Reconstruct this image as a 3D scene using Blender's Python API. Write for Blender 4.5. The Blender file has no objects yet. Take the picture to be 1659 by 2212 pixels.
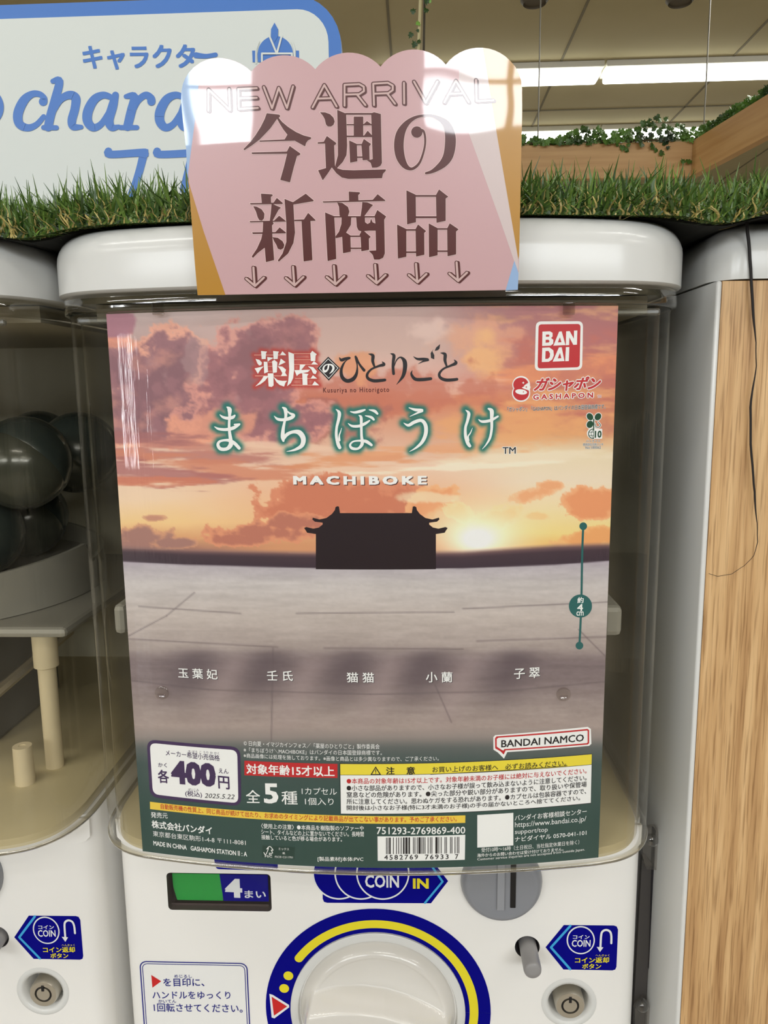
import bpy, bmesh, math, random
import numpy as np
from mathutils import Vector, Matrix
from mathutils.geometry import tessellate_polygon
random.seed(7); rng = np.random.RandomState(7)
SC = bpy.context.scene
COL = SC.collection
CZ = 1.30                      # camera height; all z below are relative to the camera
# ------------------------------------------------------------------ camera
F = 1661.0; IW, IH = 1659, 2212
PITCH, YAW, ROLL = [math.radians(a) for a in (9.2396, -2.4700, -0.68794)]
_f = np.array([math.sin(YAW)*math.cos(PITCH), math.cos(YAW)*math.cos(PITCH), -math.sin(PITCH)])
_r = np.array([math.cos(YAW), -math.sin(YAW), 0.0]); _u = np.cross(_r, _f)
CR = math.cos(ROLL)*_r + math.sin(ROLL)*_u
CU = -math.sin(ROLL)*_r + math.cos(ROLL)*_u
CF = _f
cd = bpy.data.cameras.new('camera'); cam = bpy.data.objects.new('camera', cd); COL.objects.link(cam)
M = Matrix.Identity(4)
for i in range(3):
    M[i][0] = CR[i]; M[i][1] = CU[i]; M[i][2] = -CF[i]
M[2][3] = CZ
cam.matrix_world = M
cd.sensor_fit = 'HORIZONTAL'; cd.sensor_width = 36.0; cd.lens = F/IW*36.0
cd.clip_start = 0.01; cd.clip_end = 100
SC.camera = cam
# ------------------------------------------------------------------ world, exposure
w = bpy.data.worlds.new('world'); SC.world = w; w.use_nodes = True
bg = w.node_tree.nodes['Background']; bg.inputs[0].default_value = (0.85, 0.93, 1.0, 1); bg.inputs[1].default_value = 1.0
SC.view_settings.view_transform = 'Standard'; SC.view_settings.look = 'None'
SC.view_settings.exposure = 0.14; SC.view_settings.gamma = 1.0; SC.view_settings.use_curve_mapping = False
# ------------------------------------------------------------------ large lights
def area(name, loc, rot, sx, sy, power, col=(1, 1, 1)):
    l = bpy.data.lights.new(name, 'AREA'); l.shape = 'RECTANGLE'; l.size = sx; l.size_y = sy
    l.energy = power; l.color = col
    o = bpy.data.objects.new(name, l); COL.objects.link(o); o.location = loc; o.rotation_euler = rot
    return o
R = math.radians
# daylight entering by the shop-front windows behind the photographer
for i, (x0, x1) in enumerate(((-3.9, -2.3), (-2.1, -0.95), (0.05, 1.5), (1.7, 3.9))):
    area('window_daylight', ((x0+x1)/2, -4.33, CZ+1.35), (R(90), 0, 0), x1-x0, 0.56, 43*(x1-x0)/1.5, (0.93, 0.97, 1.0))
for (x0, x1) in ((-4.85, -4.62), (-4.40, -4.30), (-4.05, -4.0)):
    area('door_daylight', ((x0+x1)/2, -4.33, CZ-0.10), (R(90), 0, 0), x1-x0, 1.1, 85*(x1-x0), (0.93, 0.97, 1.0))
# ceiling luminaires over the aisle in front of the machines
for (x, y) in ((-2.2, -1.7), (0.3, -1.7), (2.8, -1.7), (-2.2, -3.2), (2.0, -3.2), (-1.0, -0.35), (1.6, -0.35)):
    area('aisle_luminaire', (x, y, CZ+1.66), (0, 0, 0), 1.2, 0.14, 10.5, (1.0, 0.98, 0.94))
for (x, y) in ((-2.0, 3.0), (2.0, 3.2), (0.0, 6.5)):
    area('far_luminaire', (x, y, CZ+1.60), (0, 0, 0), 1.2, 0.14, 34, (1.0, 0.97, 0.9))

# ================================================================== helpers
def s2l(c):
    c = np.asarray(c, float)/255.0
    return np.where(c <= 0.04045, c/12.92, ((c+0.055)/1.055)**2.4)
MATS = {}
def mat(name, rgb, rough=0.5, metal=0.0, coat=0.0, emit=0.0, spec=0.5, sheen=None):
    if name in MATS: return MATS[name]
    m = bpy.data.materials.new(name); m.use_nodes = True
    b = m.node_tree.nodes['Principled BSDF']
    c = s2l(rgb); b.inputs['Base Color'].default_value = (c[0], c[1], c[2], 1)
    b.inputs['Roughness'].default_value = rough; b.inputs['Metallic'].default_value = metal
    b.inputs['Coat Weight'].default_value = coat; b.inputs['Coat Roughness'].default_value = 0.03
    b.inputs['Specular IOR Level'].default_value = spec
    if emit:
        b.inputs['Emission Color'].default_value = (c[0], c[1], c[2], 1); b.inputs['Emission Strength'].default_value = emit
    MATS[name] = m
    return m
def noise_bump(m, scale=(30, 30, 30), strength=0.1, dist=0.001, coat=False, detail=3):
    nt = m.node_tree; b = nt.nodes['Principled BSDF']
    tc = nt.nodes.new('ShaderNodeTexCoord'); mp = nt.nodes.new('ShaderNodeMapping'); mp.inputs['Scale'].default_value = scale
    n = nt.nodes.new('ShaderNodeTexNoise'); n.inputs['Scale'].default_value = 1.0; n.inputs['Detail'].default_value = detail
    bp = nt.nodes.new('ShaderNodeBump'); bp.inputs['Strength'].default_value = strength; bp.inputs['Distance'].default_value = dist
    nt.links.new(tc.outputs['Object'], mp.inputs[0]); nt.links.new(mp.outputs[0], n.inputs[0])
    nt.links.new(n.outputs[0], bp.inputs['Height'])
    nt.links.new(bp.outputs[0], b.inputs['Coat Normal' if coat else 'Normal'])
    return m
def noise_colour(m, c1, c2, scale, lo=0.35, hi=0.65, detail=4):
    nt = m.node_tree; b = nt.nodes['Principled BSDF']
    tc = nt.nodes.new('ShaderNodeTexCoord'); mp = nt.nodes.new('ShaderNodeMapping'); mp.inputs['Scale'].default_value = scale
    n = nt.nodes.new('ShaderNodeTexNoise'); n.inputs['Scale'].default_value = 1.0; n.inputs['Detail'].default_value = detail
    cr = nt.nodes.new('ShaderNodeValToRGB')
    a, c = s2l(c1), s2l(c2)
    cr.color_ramp.elements[0].position = lo; cr.color_ramp.elements[0].color = (*a, 1)
    cr.color_ramp.elements[1].position = hi; cr.color_ramp.elements[1].color = (*c, 1)
    nt.links.new(tc.outputs['Object'], mp.inputs[0]); nt.links.new(mp.outputs[0], n.inputs[0])
    nt.links.new(n.outputs[0], cr.inputs[0]); nt.links.new(cr.outputs[0], b.inputs['Base Color'])
    return m
def clear_mat(name, tint, refl=1.0, rough=0.02, bump=None, ior=1.49):
    m = bpy.data.materials.new(name); m.use_nodes = True; nt = m.node_tree; nt.nodes.clear()
    o = nt.nodes.new('ShaderNodeOutputMaterial'); t = nt.nodes.new('ShaderNodeBsdfTransparent')
    g = nt.nodes.new('ShaderNodeBsdfGlossy'); mx = nt.nodes.new('ShaderNodeMixShader'); fr = nt.nodes.new('ShaderNodeLayerWeight'); pw_ = nt.nodes.new('ShaderNodeMath'); pw_.operation = 'POWER'; pw_.inputs[1].default_value = 5.0; ma_ = nt.nodes.new('ShaderNodeMath'); ma_.operation = 'MULTIPLY_ADD'; ma_.inputs[1].default_value = 0.92; ma_.inputs[2].default_value = 0.042
    mt = nt.nodes.new('ShaderNodeMath'); mt.operation = 'MULTIPLY'; mt.inputs[1].default_value = refl; mt.use_clamp = True
    fr.inputs[0].default_value = 0.5      # thin sheet: the same from both sides
    nt.links.new(fr.outputs['Facing'], pw_.inputs[0]); nt.links.new(pw_.outputs[0], ma_.inputs[0])
    t.inputs[0].default_value = (*tint, 1); g.inputs['Roughness'].default_value = rough; g.inputs[0].default_value = (1, 1, 1, 1)
    nt.links.new(ma_.outputs[0], mt.inputs[0]); nt.links.new(mt.outputs[0], mx.inputs[0])
    nt.links.new(t.outputs[0], mx.inputs[1]); nt.links.new(g.outputs[0], mx.inputs[2]); nt.links.new(mx.outputs[0], o.inputs[0])
    if bump:
        tc = nt.nodes.new('ShaderNodeTexCoord'); mp = nt.nodes.new('ShaderNodeMapping'); mp.inputs['Scale'].default_value = bump[0]
        n = nt.nodes.new('ShaderNodeTexNoise'); n.inputs['Scale'].default_value = 1.0; n.inputs['Detail'].default_value = 3
        bp = nt.nodes.new('ShaderNodeBump'); bp.inputs['Strength'].default_value = bump[1]; bp.inputs['Distance'].default_value = bump[2]
        nt.links.new(tc.outputs['Object'], mp.inputs[0]); nt.links.new(mp.outputs[0], n.inputs[0]); nt.links.new(n.outputs[0], bp.inputs['Height'])
        nt.links.new(bp.outputs[0], g.inputs['Normal'])
    MATS[name] = m
    return m

def thing(name, label, cat, loc=(0, 0, 0), group=None):
    o = bpy.data.objects.new(name, None); COL.objects.link(o); o.location = loc; o.empty_display_size = 0.02
    o['label'] = label; o['category'] = cat
    if group: o['group'] = group
    return o
def obj(name, me, m=None, parent=None, smooth=None, label=None, kind=None):
    if isinstance(me, bmesh.types.BMesh):
        d = bpy.data.meshes.new(name); me.to_mesh(d); me.free(); me = d
    o = bpy.data.objects.new(name, me); COL.objects.link(o)
    if m and not me.materials: me.materials.append(m)
    if smooth is not None:
        me.polygons.foreach_set('use_smooth', [True]*len(me.polygons))
        if smooth < 180: me.set_sharp_from_angle(angle=R(smooth))
    if parent:
        o.parent = parent
        wl = parent['wl'] if 'wl' in parent else (0, 0, 0)
        # meshes are written in world space: shift by the top thing's location
        top = parent
        while top.parent: top = top.parent
        if parent == top: o.location = (-top.location.x, -top.location.y, -top.location.z)
    if label: o['label'] = label
    if kind: o['kind'] = kind
    return o
def struct(name, me, m):
    o = obj(name, me, m); o['kind'] = 'structure'; return o
def dup(root, off, label=None):
    r = root.copy(); COL.objects.link(r); r.location = Vector(root.location)+Vector(off)
    if label: r['label'] = label
    for ch in list(root.children):
        c = ch.copy(); COL.objects.link(c); c.parent = r
        for g in ch.children:
            d = g.copy(); COL.objects.link(d); d.parent = c
    return r
def box(bm, x0, x1, y0, y1, z0, z1, bev=0, seg=2):
    """axis box, z relative to the camera height"""
    v = [bm.verts.new((x, y, z+CZ)) for z in (z0, z1) for y in (y0, y1) for x in (x0, x1)]
    fs = [bm.faces.new([v[i] for i in q]) for q in ((0, 2, 3, 1), (4, 5, 7, 6), (0, 1, 5, 4), (2, 6, 7, 3), (0, 4, 6, 2), (1, 3, 7, 5))]
    if bev:
        es = set(e for f in fs for e in f.edges)
        bmesh.ops.bevel(bm, geom=list(es), offset=bev, segments=seg, profile=0.5, affect='EDGES')
    return bm
def nbox(*a, **k):
    return box(bmesh.new(), *a, **k)
def tube(bm, pts, rad, n=8):
    """pts world (z relative), rad scalar or list"""
    P = [Vector((p[0], p[1], p[2]+CZ)) for p in pts]; rr = rad if hasattr(rad, '__len__') else [rad]*len(P)
    rings = []
    for i, p in enumerate(P):
        t = (P[min(i+1, len(P)-1)]-P[max(i-1, 0)]).normalized()
        a = t.orthogonal().normalized() if i == 0 else (rings_a - t*rings_a.dot(t)).normalized()
        rings_a = a; b = t.cross(a)
        rings.append([bm.verts.new(p+(a*math.cos(2*math.pi*k/n)+b*math.sin(2*math.pi*k/n))*rr[i]) for k in range(n)])
    for i in range(len(rings)-1):
        for k in range(n):
            bm.faces.new((rings[i][k], rings[i][(k+1) % n], rings[i+1][(k+1) % n], rings[i+1][k]))
    bm.faces.new(rings[0][::-1]); bm.faces.new(rings[-1])
    return bm
def lathe(bm, prof, origin, axis='-y', n=32, cap_end=True):
    """prof: list of (radius, height along the axis).  '-y' comes out towards the photographer, 'z' goes up"""
    ox, oy, oz = origin; rings = []
    for (r, h) in prof:
        ring = []
        for k in range(n):
            a = 2*math.pi*k/n
            if axis == '-y': ring.append(bm.verts.new((ox+r*math.cos(a), oy-h, oz+CZ+r*math.sin(a))))
            else: ring.append(bm.verts.new((ox+r*math.cos(a), oy+r*math.sin(a), oz+CZ+h)))
        rings.append(ring)
    for i in range(len(rings)-1):
        for k in range(n):
            bm.faces.new((rings[i][k], rings[i][(k+1) % n], rings[i+1][(k+1) % n], rings[i+1][k]))
    if cap_end: bm.faces.new(rings[-1])
    bmesh.ops.recalc_face_normals(bm, faces=bm.faces[:])
    return bm

# ---- pixels of the photograph -> directions
def ray(px, py):
    return CF + CR*(px-IW/2)/F - CU*(py-IH/2)/F
def project(P):
    """P (n,3) relative to the camera"""
    z = P@CF
    return IW/2+F*(P@CR)/z, IH/2-F*(P@CU)/z
class Plane:               # vertical plane y = d + lean*(v-v0) + bend, u = x, v = z
    cut = None
    def __init__(s, d, lean=0.0, v0=0.0, curve=0.0):
        s.d, s.lean, s.v0, s.curve = d, lean, v0, curve
        if curve: s.cut = ('v', 0.006)
    def y(s, u, v): return s.d + s.lean*(v-s.v0) + s.curve*max(v-s.v0, 0)**2
    def uv(s, px, py):
        r = ray(px, py); t = s.d/r[1]
        for _ in range(12): t = s.y(t*r[0], t*r[2])/r[1]
        return t*r[0], t*r[2]
    def P(s, u, v, off=0): return (u, s.y(u, v)-off, v+CZ)
class Bow:                 # the poster's cylinder
    cut = ('u', 0.006)
    def __init__(s, y0, k, xc): s.y0, s.k, s.xc = y0, k, xc
    def y(s, u): return s.y0+s.k*(u-s.xc)**2
    def uv(s, px, py):
        r = ray(px, py); t = s.y0/r[1]
        for _ in range(20): t = s.y(t*r[0])/r[1]
        return t*r[0], t*r[2]
    def P(s, u, v, off=0): return (u, s.y(u)-off, v+CZ)

class Print:
    """flat print that lies on a surface; shapes are kept in the surface's own (u, v)"""
    def __init__(s, surf, base=0.00012): s.surf = surf; s.base = base; s.L = {}
    def _add(s, key, vs, fs, lay):
        s.n = getattr(s, 'n', 0)+1          # each shape lies a hair above the one before it
        s.L.setdefault(key, []).append((vs, fs, lay+0.012*(s.n % 60)))
    def uvs(s, pts, sc=None):
        if sc: pts = [(sc[0]+p[0]/sc[2], sc[1]+p[1]/sc[2]) for p in pts]
        return [s.surf.uv(*p) for p in pts]
    def poly(s, key, pts, lay=1, holes=(), sc=None, inuv=False):
        loops = [pts if inuv else s.uvs(pts, sc)]+[h if inuv else s.uvs(h, sc) for h in holes]
        V = [[Vector((a, b, 0)) for a, b in l] for l in loops]
        tri = tessellate_polygon(V); flat = [(v.x, v.y) for l in V for v in l]
        s._add(key, flat, [tuple(t) for t in tri], lay)
    def ribbon(s, key, pts, width=None, lay=1, sc=None, closed=False, smooth=True, caps=True):
        """pts (x,y[,w]) in pixels (or zoomed pixels with sc)"""
        k = sc[2] if sc else 1.0
        P = np.array([[(sc[0]+p[0]/k) if sc else p[0], (sc[1]+p[1]/k) if sc else p[1], (p[2] if len(p) > 2 and width is None else width)/k] for p in pts], float)
        if closed: P = np.vstack([P, P[:1]])
        if smooth and len(P) > 2:
            Q = []
            for i in range(len(P)-1):
                p0 = P[max(i-1, 0)] if not closed else P[(i-1) % (len(P)-1)]
                p3 = P[min(i+2, len(P)-1)] if not closed else P[(i+2) % (len(P)-1)]
                for t in np.linspace(0, 1, 7)[:-1]:
                    Q.append(0.5*((2*P[i])+(-p0+P[i+1])*t+(2*p0-5*P[i]+4*P[i+1]-p3)*t*t+(-p0+3*P[i]-3*P[i+1]+p3)*t**3))
            Q.append(P[-1]); P = np.array(Q)
        elif not smooth and len(P) > 2 or closed: caps = 'all'
        for i in range(len(P)-1):
            a, b = P[i], P[i+1]; t = b[:2]-a[:2]; n = np.hypot(*t)
            if n < 1e-6: continue
            t1 = t0 = t
            if smooth:
                t0 = P[i+1][:2]-P[max(i-1, 0)][:2]; t1 = P[min(i+2, len(P)-1)][:2]-P[i][:2]
            na = np.array([-t0[1], t0[0]])/(np.hypot(*t0)+1e-9)*a[2]/2; nb = np.array([-t1[1], t1[0]])/(np.hypot(*t1)+1e-9)*b[2]/2
            q = [a[:2]+na, b[:2]+nb, b[:2]-nb, a[:2]-na]
            s._add(key, [s.surf.uv(*p) for p in q], [(0, 1, 2), (0, 2, 3)], lay)
        if caps:
            idx = range(len(P)) if caps == 'all' else (0, len(P)-1)
            for i in idx:
                if P[i][2] > 0.8: s.disc(key, P[i][0], P[i][1], P[i][2]/2, lay, n=12)
    def disc(s, key, x, y, r, lay=1, n=24, ry=None, sc=None, rot=0):
        if sc: x, y, r, ry = sc[0]+x/sc[2], sc[1]+y/sc[2], r/sc[2], (ry/sc[2] if ry else None)
        ry = ry or r; c, sn = math.cos(rot), math.sin(rot)
        pts = []
        for k in range(n):
            a = 2*math.pi*k/n; ex, ey = r*math.cos(a), ry*math.sin(a)
            pts.append(s.surf.uv(x+ex*c-ey*sn, y+ex*sn+ey*c))
        s._add(key, pts, [tuple(range(n))], lay)
    def text(s, key, body, x0, y0, x1, y1, h, bold=0.0, lay=3, shear=0.0, space=1.0, outline=None, okey=None, dx=0, dy=0):
        """ink box: bottom-left pixel (x0,y0), bottom-right pixel (x1,y1), ink height h px"""
        c = bpy.data.curves.new('t', 'FONT'); c.body = body; c.resolution_u = 2; c.fill_mode = 'FRONT'
        c.shear = shear; c.space_character = space
        o = bpy.data.objects.new('t', c); COL.objects.link(o)
        dg = bpy.context.evaluated_depsgraph_get(); me = o.evaluated_get(dg).to_mesh()
        V0 = np.array([v.co[:2] for v in me.vertices]); F0 = [tuple(p.vertices) for p in me.polygons]
        o.evaluated_get(dg).to_mesh_clear(); bpy.data.objects.remove(o); bpy.data.curves.remove(c)
        if len(V0) == 0: return
        lo, hi = V0.min(0)-max(bold, 0), V0.max(0)+max(bold, 0)
        ub0, vb0 = s.surf.uv(x0+dx, y0+dy); ub1, vb1 = s.surf.uv(x1+dx, y1+dy); _, vt = s.surf.uv(x0+dx, y0+dy-h); hh = vt-vb0
        def put(kk, sh, ly):
            t = (V0+np.array(sh)-lo)/(hi-lo)
            s._add(kk, [(ub0+(ub1-ub0)*a, vb0+(vb1-vb0)*a+hh*b) for a, b in t], F0, ly)
        if outline:
            for k in range(8): put(okey, ((bold+outline)*math.cos(k*math.pi/4), (bold+outline)*math.sin(k*math.pi/4)), lay-1)
        if bold > 0.004:
            for sh in ((-bold, -bold*.8), (bold, -bold*.8), (bold, bold*.8), (-bold, bold*.8)): put(key, sh, lay)
            if bold > 0.035: put(key, (0, bold*.8), lay); put(key, (0, -bold*.8), lay)
        else: put(key, (0, 0), lay)
    def build(s, parent, names, mats, labels=None):
        out = {}
        groups = {}
        for key, items in s.L.items():
            groups.setdefault(key.split('|')[1] if '|' in key else names.get(key, names.get('*', 'lettering')), []).append((key, items))
        for nm, lst in groups.items():
            bm = bmesh.new(); ml = []
            lv = bm.verts.layers.float.new('lay')
            for key, items in lst:
                mi = len(ml); ml.append(mats[key.split('|')[0]])
                for vs, fs, lay in items:
                    bv = []
                    for a, b in vs:
                        v = bm.verts.new((a, b, 0)); v[lv] = lay; bv.append(v)
                    for f in fs:
                        if len(set(f)) < 3: continue
                        try: fc = bm.faces.new([bv[i] for i in f]); fc.material_index = mi
                        except ValueError: pass
            if s.surf.cut:
                ax, st = s.surf.cut; i0 = 0 if ax == 'u' else 1
                # only long faces need cutting
                lo = min(v.co[i0] for v in bm.verts); hi = max(v.co[i0] for v in bm.verts)
                k = math.ceil(lo/st)
                while k*st < hi:
                    co = [0, 0, 0]; co[i0] = k*st; no = [0, 0, 0]; no[i0] = 1
                    fsel = [f for f in bm.faces if (min(v.co[i0] for v in f.verts) < k*st-1e-6 and max(v.co[i0] for v in f.verts) > k*st+1e-6
                            and max(v.co[i0] for v in f.verts)-min(v.co[i0] for v in f.verts) > st*0.9)]
                    if fsel:
                        g = set(fsel)
                        for f in fsel: g.update(f.edges); g.update(f.verts)
                        bmesh.ops.bisect_plane(bm, geom=list(g), plane_co=co, plane_no=no, dist=1e-7)
                    k += 1
            for v in bm.verts:
                v.co = s.surf.P(v.co.x, v.co.y, s.base*v[lv])
            for f in bm.faces:
                f.normal_update()
                if f.normal.y > 0: f.normal_flip()
            d = bpy.data.meshes.new(nm); bm.to_mesh(d); bm.free()
            for m_ in ml: d.materials.append(m_)
            o = obj(nm.split('#')[0], d, None, parent)
            if labels and nm in labels: o['label'] = labels[nm]
            out[nm] = o
        return out

def rrect(x0, y0, x1, y1, r, n=5):
    """rounded rectangle loop (pixels or uv) in order"""
    pts = []
    for cx, cy, a0 in ((x1-r, y0+r, -90), (x1-r, y1-r, 0), (x0+r, y1-r, 90), (x0+r, y0+r, 180)):
        for k in range(n+1):
            a = R(a0+90*k/n); pts.append((cx+r*math.cos(a), cy+r*math.sin(a)))
    return pts
def quad_rr(q, r, n=5):
    """rounded quad: q corners, radius r"""
    out = []
    q = [np.array(p, float) for p in q]
    for i in range(4):
        p, a, b = q[i], q[i-1], q[(i+1) % 4]
        da = (a-p)/np.hypot(*(a-p)); db = (b-p)/np.hypot(*(b-p))
        s0, s1 = p+da*r, p+db*r
        for k in range(n+1):
            t = k/n; out.append(tuple((1-t)**2*s0+2*t*(1-t)*p+t*t*s1))
    return out
def lerpq(q, d):
    """inset a quad by d"""
    c = np.mean(np.array(q, float), 0); out = []
    for p in q:
        p = np.array(p, float); v = c-p; out.append(tuple(p+np.sign(v)*d))
    return out

# ================================================================== materials
white_pl = mat('white_plastic', (219, 219, 216), 0.18, coat=0.0, spec=0.3)
noise_bump(white_pl, (900, 900, 900), 0.03, 0.0002)
body_pl = mat('body_plastic', (243, 241, 237), 0.35, coat=0.0)
noise_bump(body_pl, (1500, 1500, 1500), 0.12, 0.0002)
case_m = clear_mat('clear_case', (0.995, 0.995, 0.985), 0.7, 0.03, ((260, 260, 9), 0.25, 0.0006))
rim_m = clear_mat('clear_rim', (0.66, 0.65, 0.60), 2.2, 0.06, ((30, 30, 60), 0.3, 0.0008))
frost_m = clear_mat('frosted_tab', (0.75, 0.75, 0.72), 3.0, 0.35)
clip_m = clear_mat('clear_clip', (0.82, 0.80, 0.78), 2.0, 0.05)
cream = mat('cream_base', (204, 192, 158), 0.35)
inner_w = mat('inner_white', (160, 158, 152), 0.45)
post_m = mat('cream_post', (222, 208, 178), 0.5)
dark_gap = mat('dark_gap', (38, 36, 36), 0.6)
grey_disc = mat('grey_plastic', (138, 140, 146), 0.3)
grey_btn = mat('grey_button', (146, 144, 144), 0.35)
metal = mat('lock_metal', (214, 208, 196), 0.32, metal=1.0)
black = mat('black_plastic', (16, 15, 18), 0.4)
navy = mat('navy_print', (0, 0, 132), 0.55, spec=0.1)
navy_ln = mat('navy_line', (34, 38, 132), 0.4)
yell = mat('yellow_print', (238, 222, 40), 0.35)
cyan = mat('cyan_print', (58, 168, 226), 0.35)
p_white = mat('white_print', (236, 238, 240), 0.4)
p_red = mat('red_print', (206, 32, 34), 0.35)
p_green = mat('green_card', (36, 158, 66), 0.35)

# ================================================================== room
XF = 6.0
ceil_m = mat('ceiling_paint', (188, 176, 140), 0.8); noise_colour(ceil_m, (182, 170, 132), (194, 182, 146), (0.9, 0.9, 0.9))
wall_m = mat('wall_paint', (176, 172, 162), 0.8); noise_bump(wall_m, (12, 12, 12), 0.1, 0.004)
floor_m = mat('floor_vinyl', (172, 164, 150), 0.35); noise_colour(floor_m, (160, 152, 140), (184, 176, 162), (3, 3, 3))
struct('floor', nbox(-XF, XF, -4.4, 9.0, -CZ-0.1, -CZ), floor_m)
struct('ceiling', nbox(-XF, XF, -4.4, 9.0, 1.70, 1.80), ceil_m)
struct('wall_far', nbox(-XF, XF, 9.0, 9.1, -CZ, 1.7), wall_m)
struct('wall_left', nbox(-XF-0.1, -XF, -4.4, 9.0, -CZ, 1.7), wall_m)
struct('wall_right', nbox(XF, XF+0.1, -4.4, 9.0, -CZ, 1.7), wall_m)
# shop-front wall behind the photographer, with window openings
bm = bmesh.new()
YB = -4.2
xs = [-XF, -3.9, -2.3, -2.1, -0.95, 0.05, 1.5, 1.7, 3.9, XF]
for i in range(len(xs)-1):
    solid = i % 2 == 0
    if solid: box(bm, xs[i], xs[i+1], YB-0.1, YB, 1.05, 1.64)
box(bm, -XF, XF, YB-0.1, YB, 1.64, 1.70)
box(bm, -XF, XF, YB-0.1, YB, 0.52, 1.05)
for a, b in ((-XF, -4.9), (-3.95, XF)): box(bm, a, b, YB-0.1, YB, -CZ+0.3, 0.52)
box(bm, -XF, XF, YB-0.1, YB, -CZ, -CZ+0.3)
struct('wall_front', bm, mat('front_wall', (70, 66, 62), 0.8))
bm = bmesh.new(); box(bm, -XF, XF, YB-0.30, YB-0.25, -CZ, 1.8); struct('wall_outer', bm, wall_m)
fr_m = mat('window_frame', (60, 60, 62), 0.4)
for n_, (a, b) in enumerate(((-3.9, -2.3), (-2.1, -0.95), (0.05, 1.5), (1.7, 3.9))):
    bm = bmesh.new()
    for k in range(1, 3):
        x = a+(b-a)*k/3; box(bm, x-0.02, x+0.02, YB-0.08, YB-0.02, 1.05, 1.64)
    box(bm, a, b, YB-0.08, YB-0.02, 1.33, 1.35)
    struct('window_%d' % (n_+1), bm, fr_m)
# ceiling joints
jm = mat('ceiling_joint', (128, 120, 98), 0.8)
bm = bmesh.new()
for x in (-1.9, -1.0, -0.12, 0.78, 1.68, 2.6, 3.5): box(bm, x-0.006, x+0.006, -4.1, 8.9, 1.6965, 1.6995)
struct('trim_1', bm, jm)
bm = bmesh.new()
for y in (1.2, 3.2, 5.2, 7.1): box(bm, -5.9, 5.9, y-0.008, y+0.008, 1.6965, 1.6995)
struct('trim_2', bm, jm)
# tube luminaires seen beyond the sign
lum_m = mat('luminaire_diffuser', (250, 252, 240), 0.5, emit=5.0)
lumf_m = mat('luminaire_body', (215, 212, 200), 0.5)
def luminaire(x0, x1, y, label):
    t = thing('ceiling_light', label, 'light', ((x0+x1)/2, y, CZ+1.66), 'tube lights in the ceiling beyond the sign')
    obj('housing', nbox(x0, x1, y-0.09, y+0.09, 1.668, 1.699, bev=0.004), lumf_m, t)
    obj('diffuser', nbox(x0+0.012, x1-0.012, y-0.075, y+0.075, 1.632, 1.668, bev=0.012), lum_m, t)
r1 = ray(1300, 165); y1 = 1.65/r1[2]*r1[1]; xj = 1.65/r1[2]*r1[0]
luminaire(xj-1.262, xj-0.006, y1, 'long tube light in the ceiling, directly right of the pink sign')
luminaire(xj+0.006, xj+1.262, y1, 'long tube light in the ceiling, at the top right edge of the photo')
r2 = ray(1300, 295); y2 = 1.65/r2[2]*r2[1]; x2 = 1.65/r2[2]*r2[0]
luminaire(x2-1.40, x2-0.03, y2, 'far tube light glowing just above the ivied beam, the part beside the pink sign')
luminaire(x2-0.02, x2+1.16, y2, 'far tube light glowing just above the ivied beam, the part near the beam corner')
# round downlights
for (px_, py_, lab) in ((1155, 3, 'round ceiling fitting cut by the top edge, left one of two'), (1470, 2, 'round ceiling fitting cut by the top edge, right one of two')):
    r_ = ray(px_, py_-16); t_ = 1.69/r_[2]
    t = thing('ceiling_fitting', lab, 'light', (r_[0]*t_, r_[1]*t_, CZ+1.69), 'round ceiling fittings')
    obj('housing', lathe(bmesh.new(), [(0.01, 0.005), (0.055, 0.0), (0.062, -0.03), (0.05, -0.045), (0.045, -0.035)], (r_[0]*t_, r_[1]*t_, 1.695), 'z', 24), mat('fitting_grey', (92, 84, 70), 0.5), t, smooth=40)

# ------------------------------------------------------------------ wooden beam frame with ivy
beam_m = mat('beam_wood', (196, 152, 98), 0.5); noise_colour(beam_m, (186, 142, 88), (204, 162, 108), (2, 2, 40))
yb = 3.0; rc = ray(1514, 304); zt = rc[2]/rc[1]*yb; xc_ = rc[0]/rc[1]*yb
re_ = ray(1659, 216); ye = zt/re_[2]*re_[1]; xe = zt/re_[2]*re_[0]
rb_ = ray(1659, 306); zb = rb_[2]/rb_[1]*ye
t = thing('wooden_beam', 'pale wooden header frame high up behind the turf, ivy trailing over it', 'beam', (xc_, yb, CZ+zb))
obj('far_board', nbox(-1.2, xc_, yb, yb+0.03, zb, zt, bev=0.003), beam_m, t)
dxy = Vector((xe-xc_, ye-yb, 0)); E_ = Vector((xc_, yb, 0))+dxy*1.6; nrm = Vector((-dxy.y, dxy.x, 0)).normalized()*0.03
bm = bmesh.new(); vs = []
for z in (zb, zt):
    for p in (Vector((xc_, yb, 0)), E_, E_-nrm, Vector((xc_, yb, 0))-nrm): vs.append(bm.verts.new((p.x, p.y, z+CZ)))
for q in ((0, 1, 2, 3), (7, 6, 5, 4), (0, 4, 5, 1), (1, 5, 6, 2), (2, 6, 7, 3), (3, 7, 4, 0)): bm.faces.new([vs[i] for i in q])
bmesh.ops.recalc_face_normals(bm, faces=bm.faces[:])
obj('near_board', bm, beam_m, t)
for px_, nm in ((1162, 'hanging_rod'), (1519, 'hanging_rod')):
    r_ = ray(px_, 300); x_ = r_[0]/r_[1]*(yb+0.015)
    obj(nm, tube(bmesh.new(), [(x_, yb+0.015, zt-0.01), (x_, yb+0.015, 1.70)], 0.0025, 6), mat('rod_white', (122, 118, 104), 0.5), t)
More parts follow.
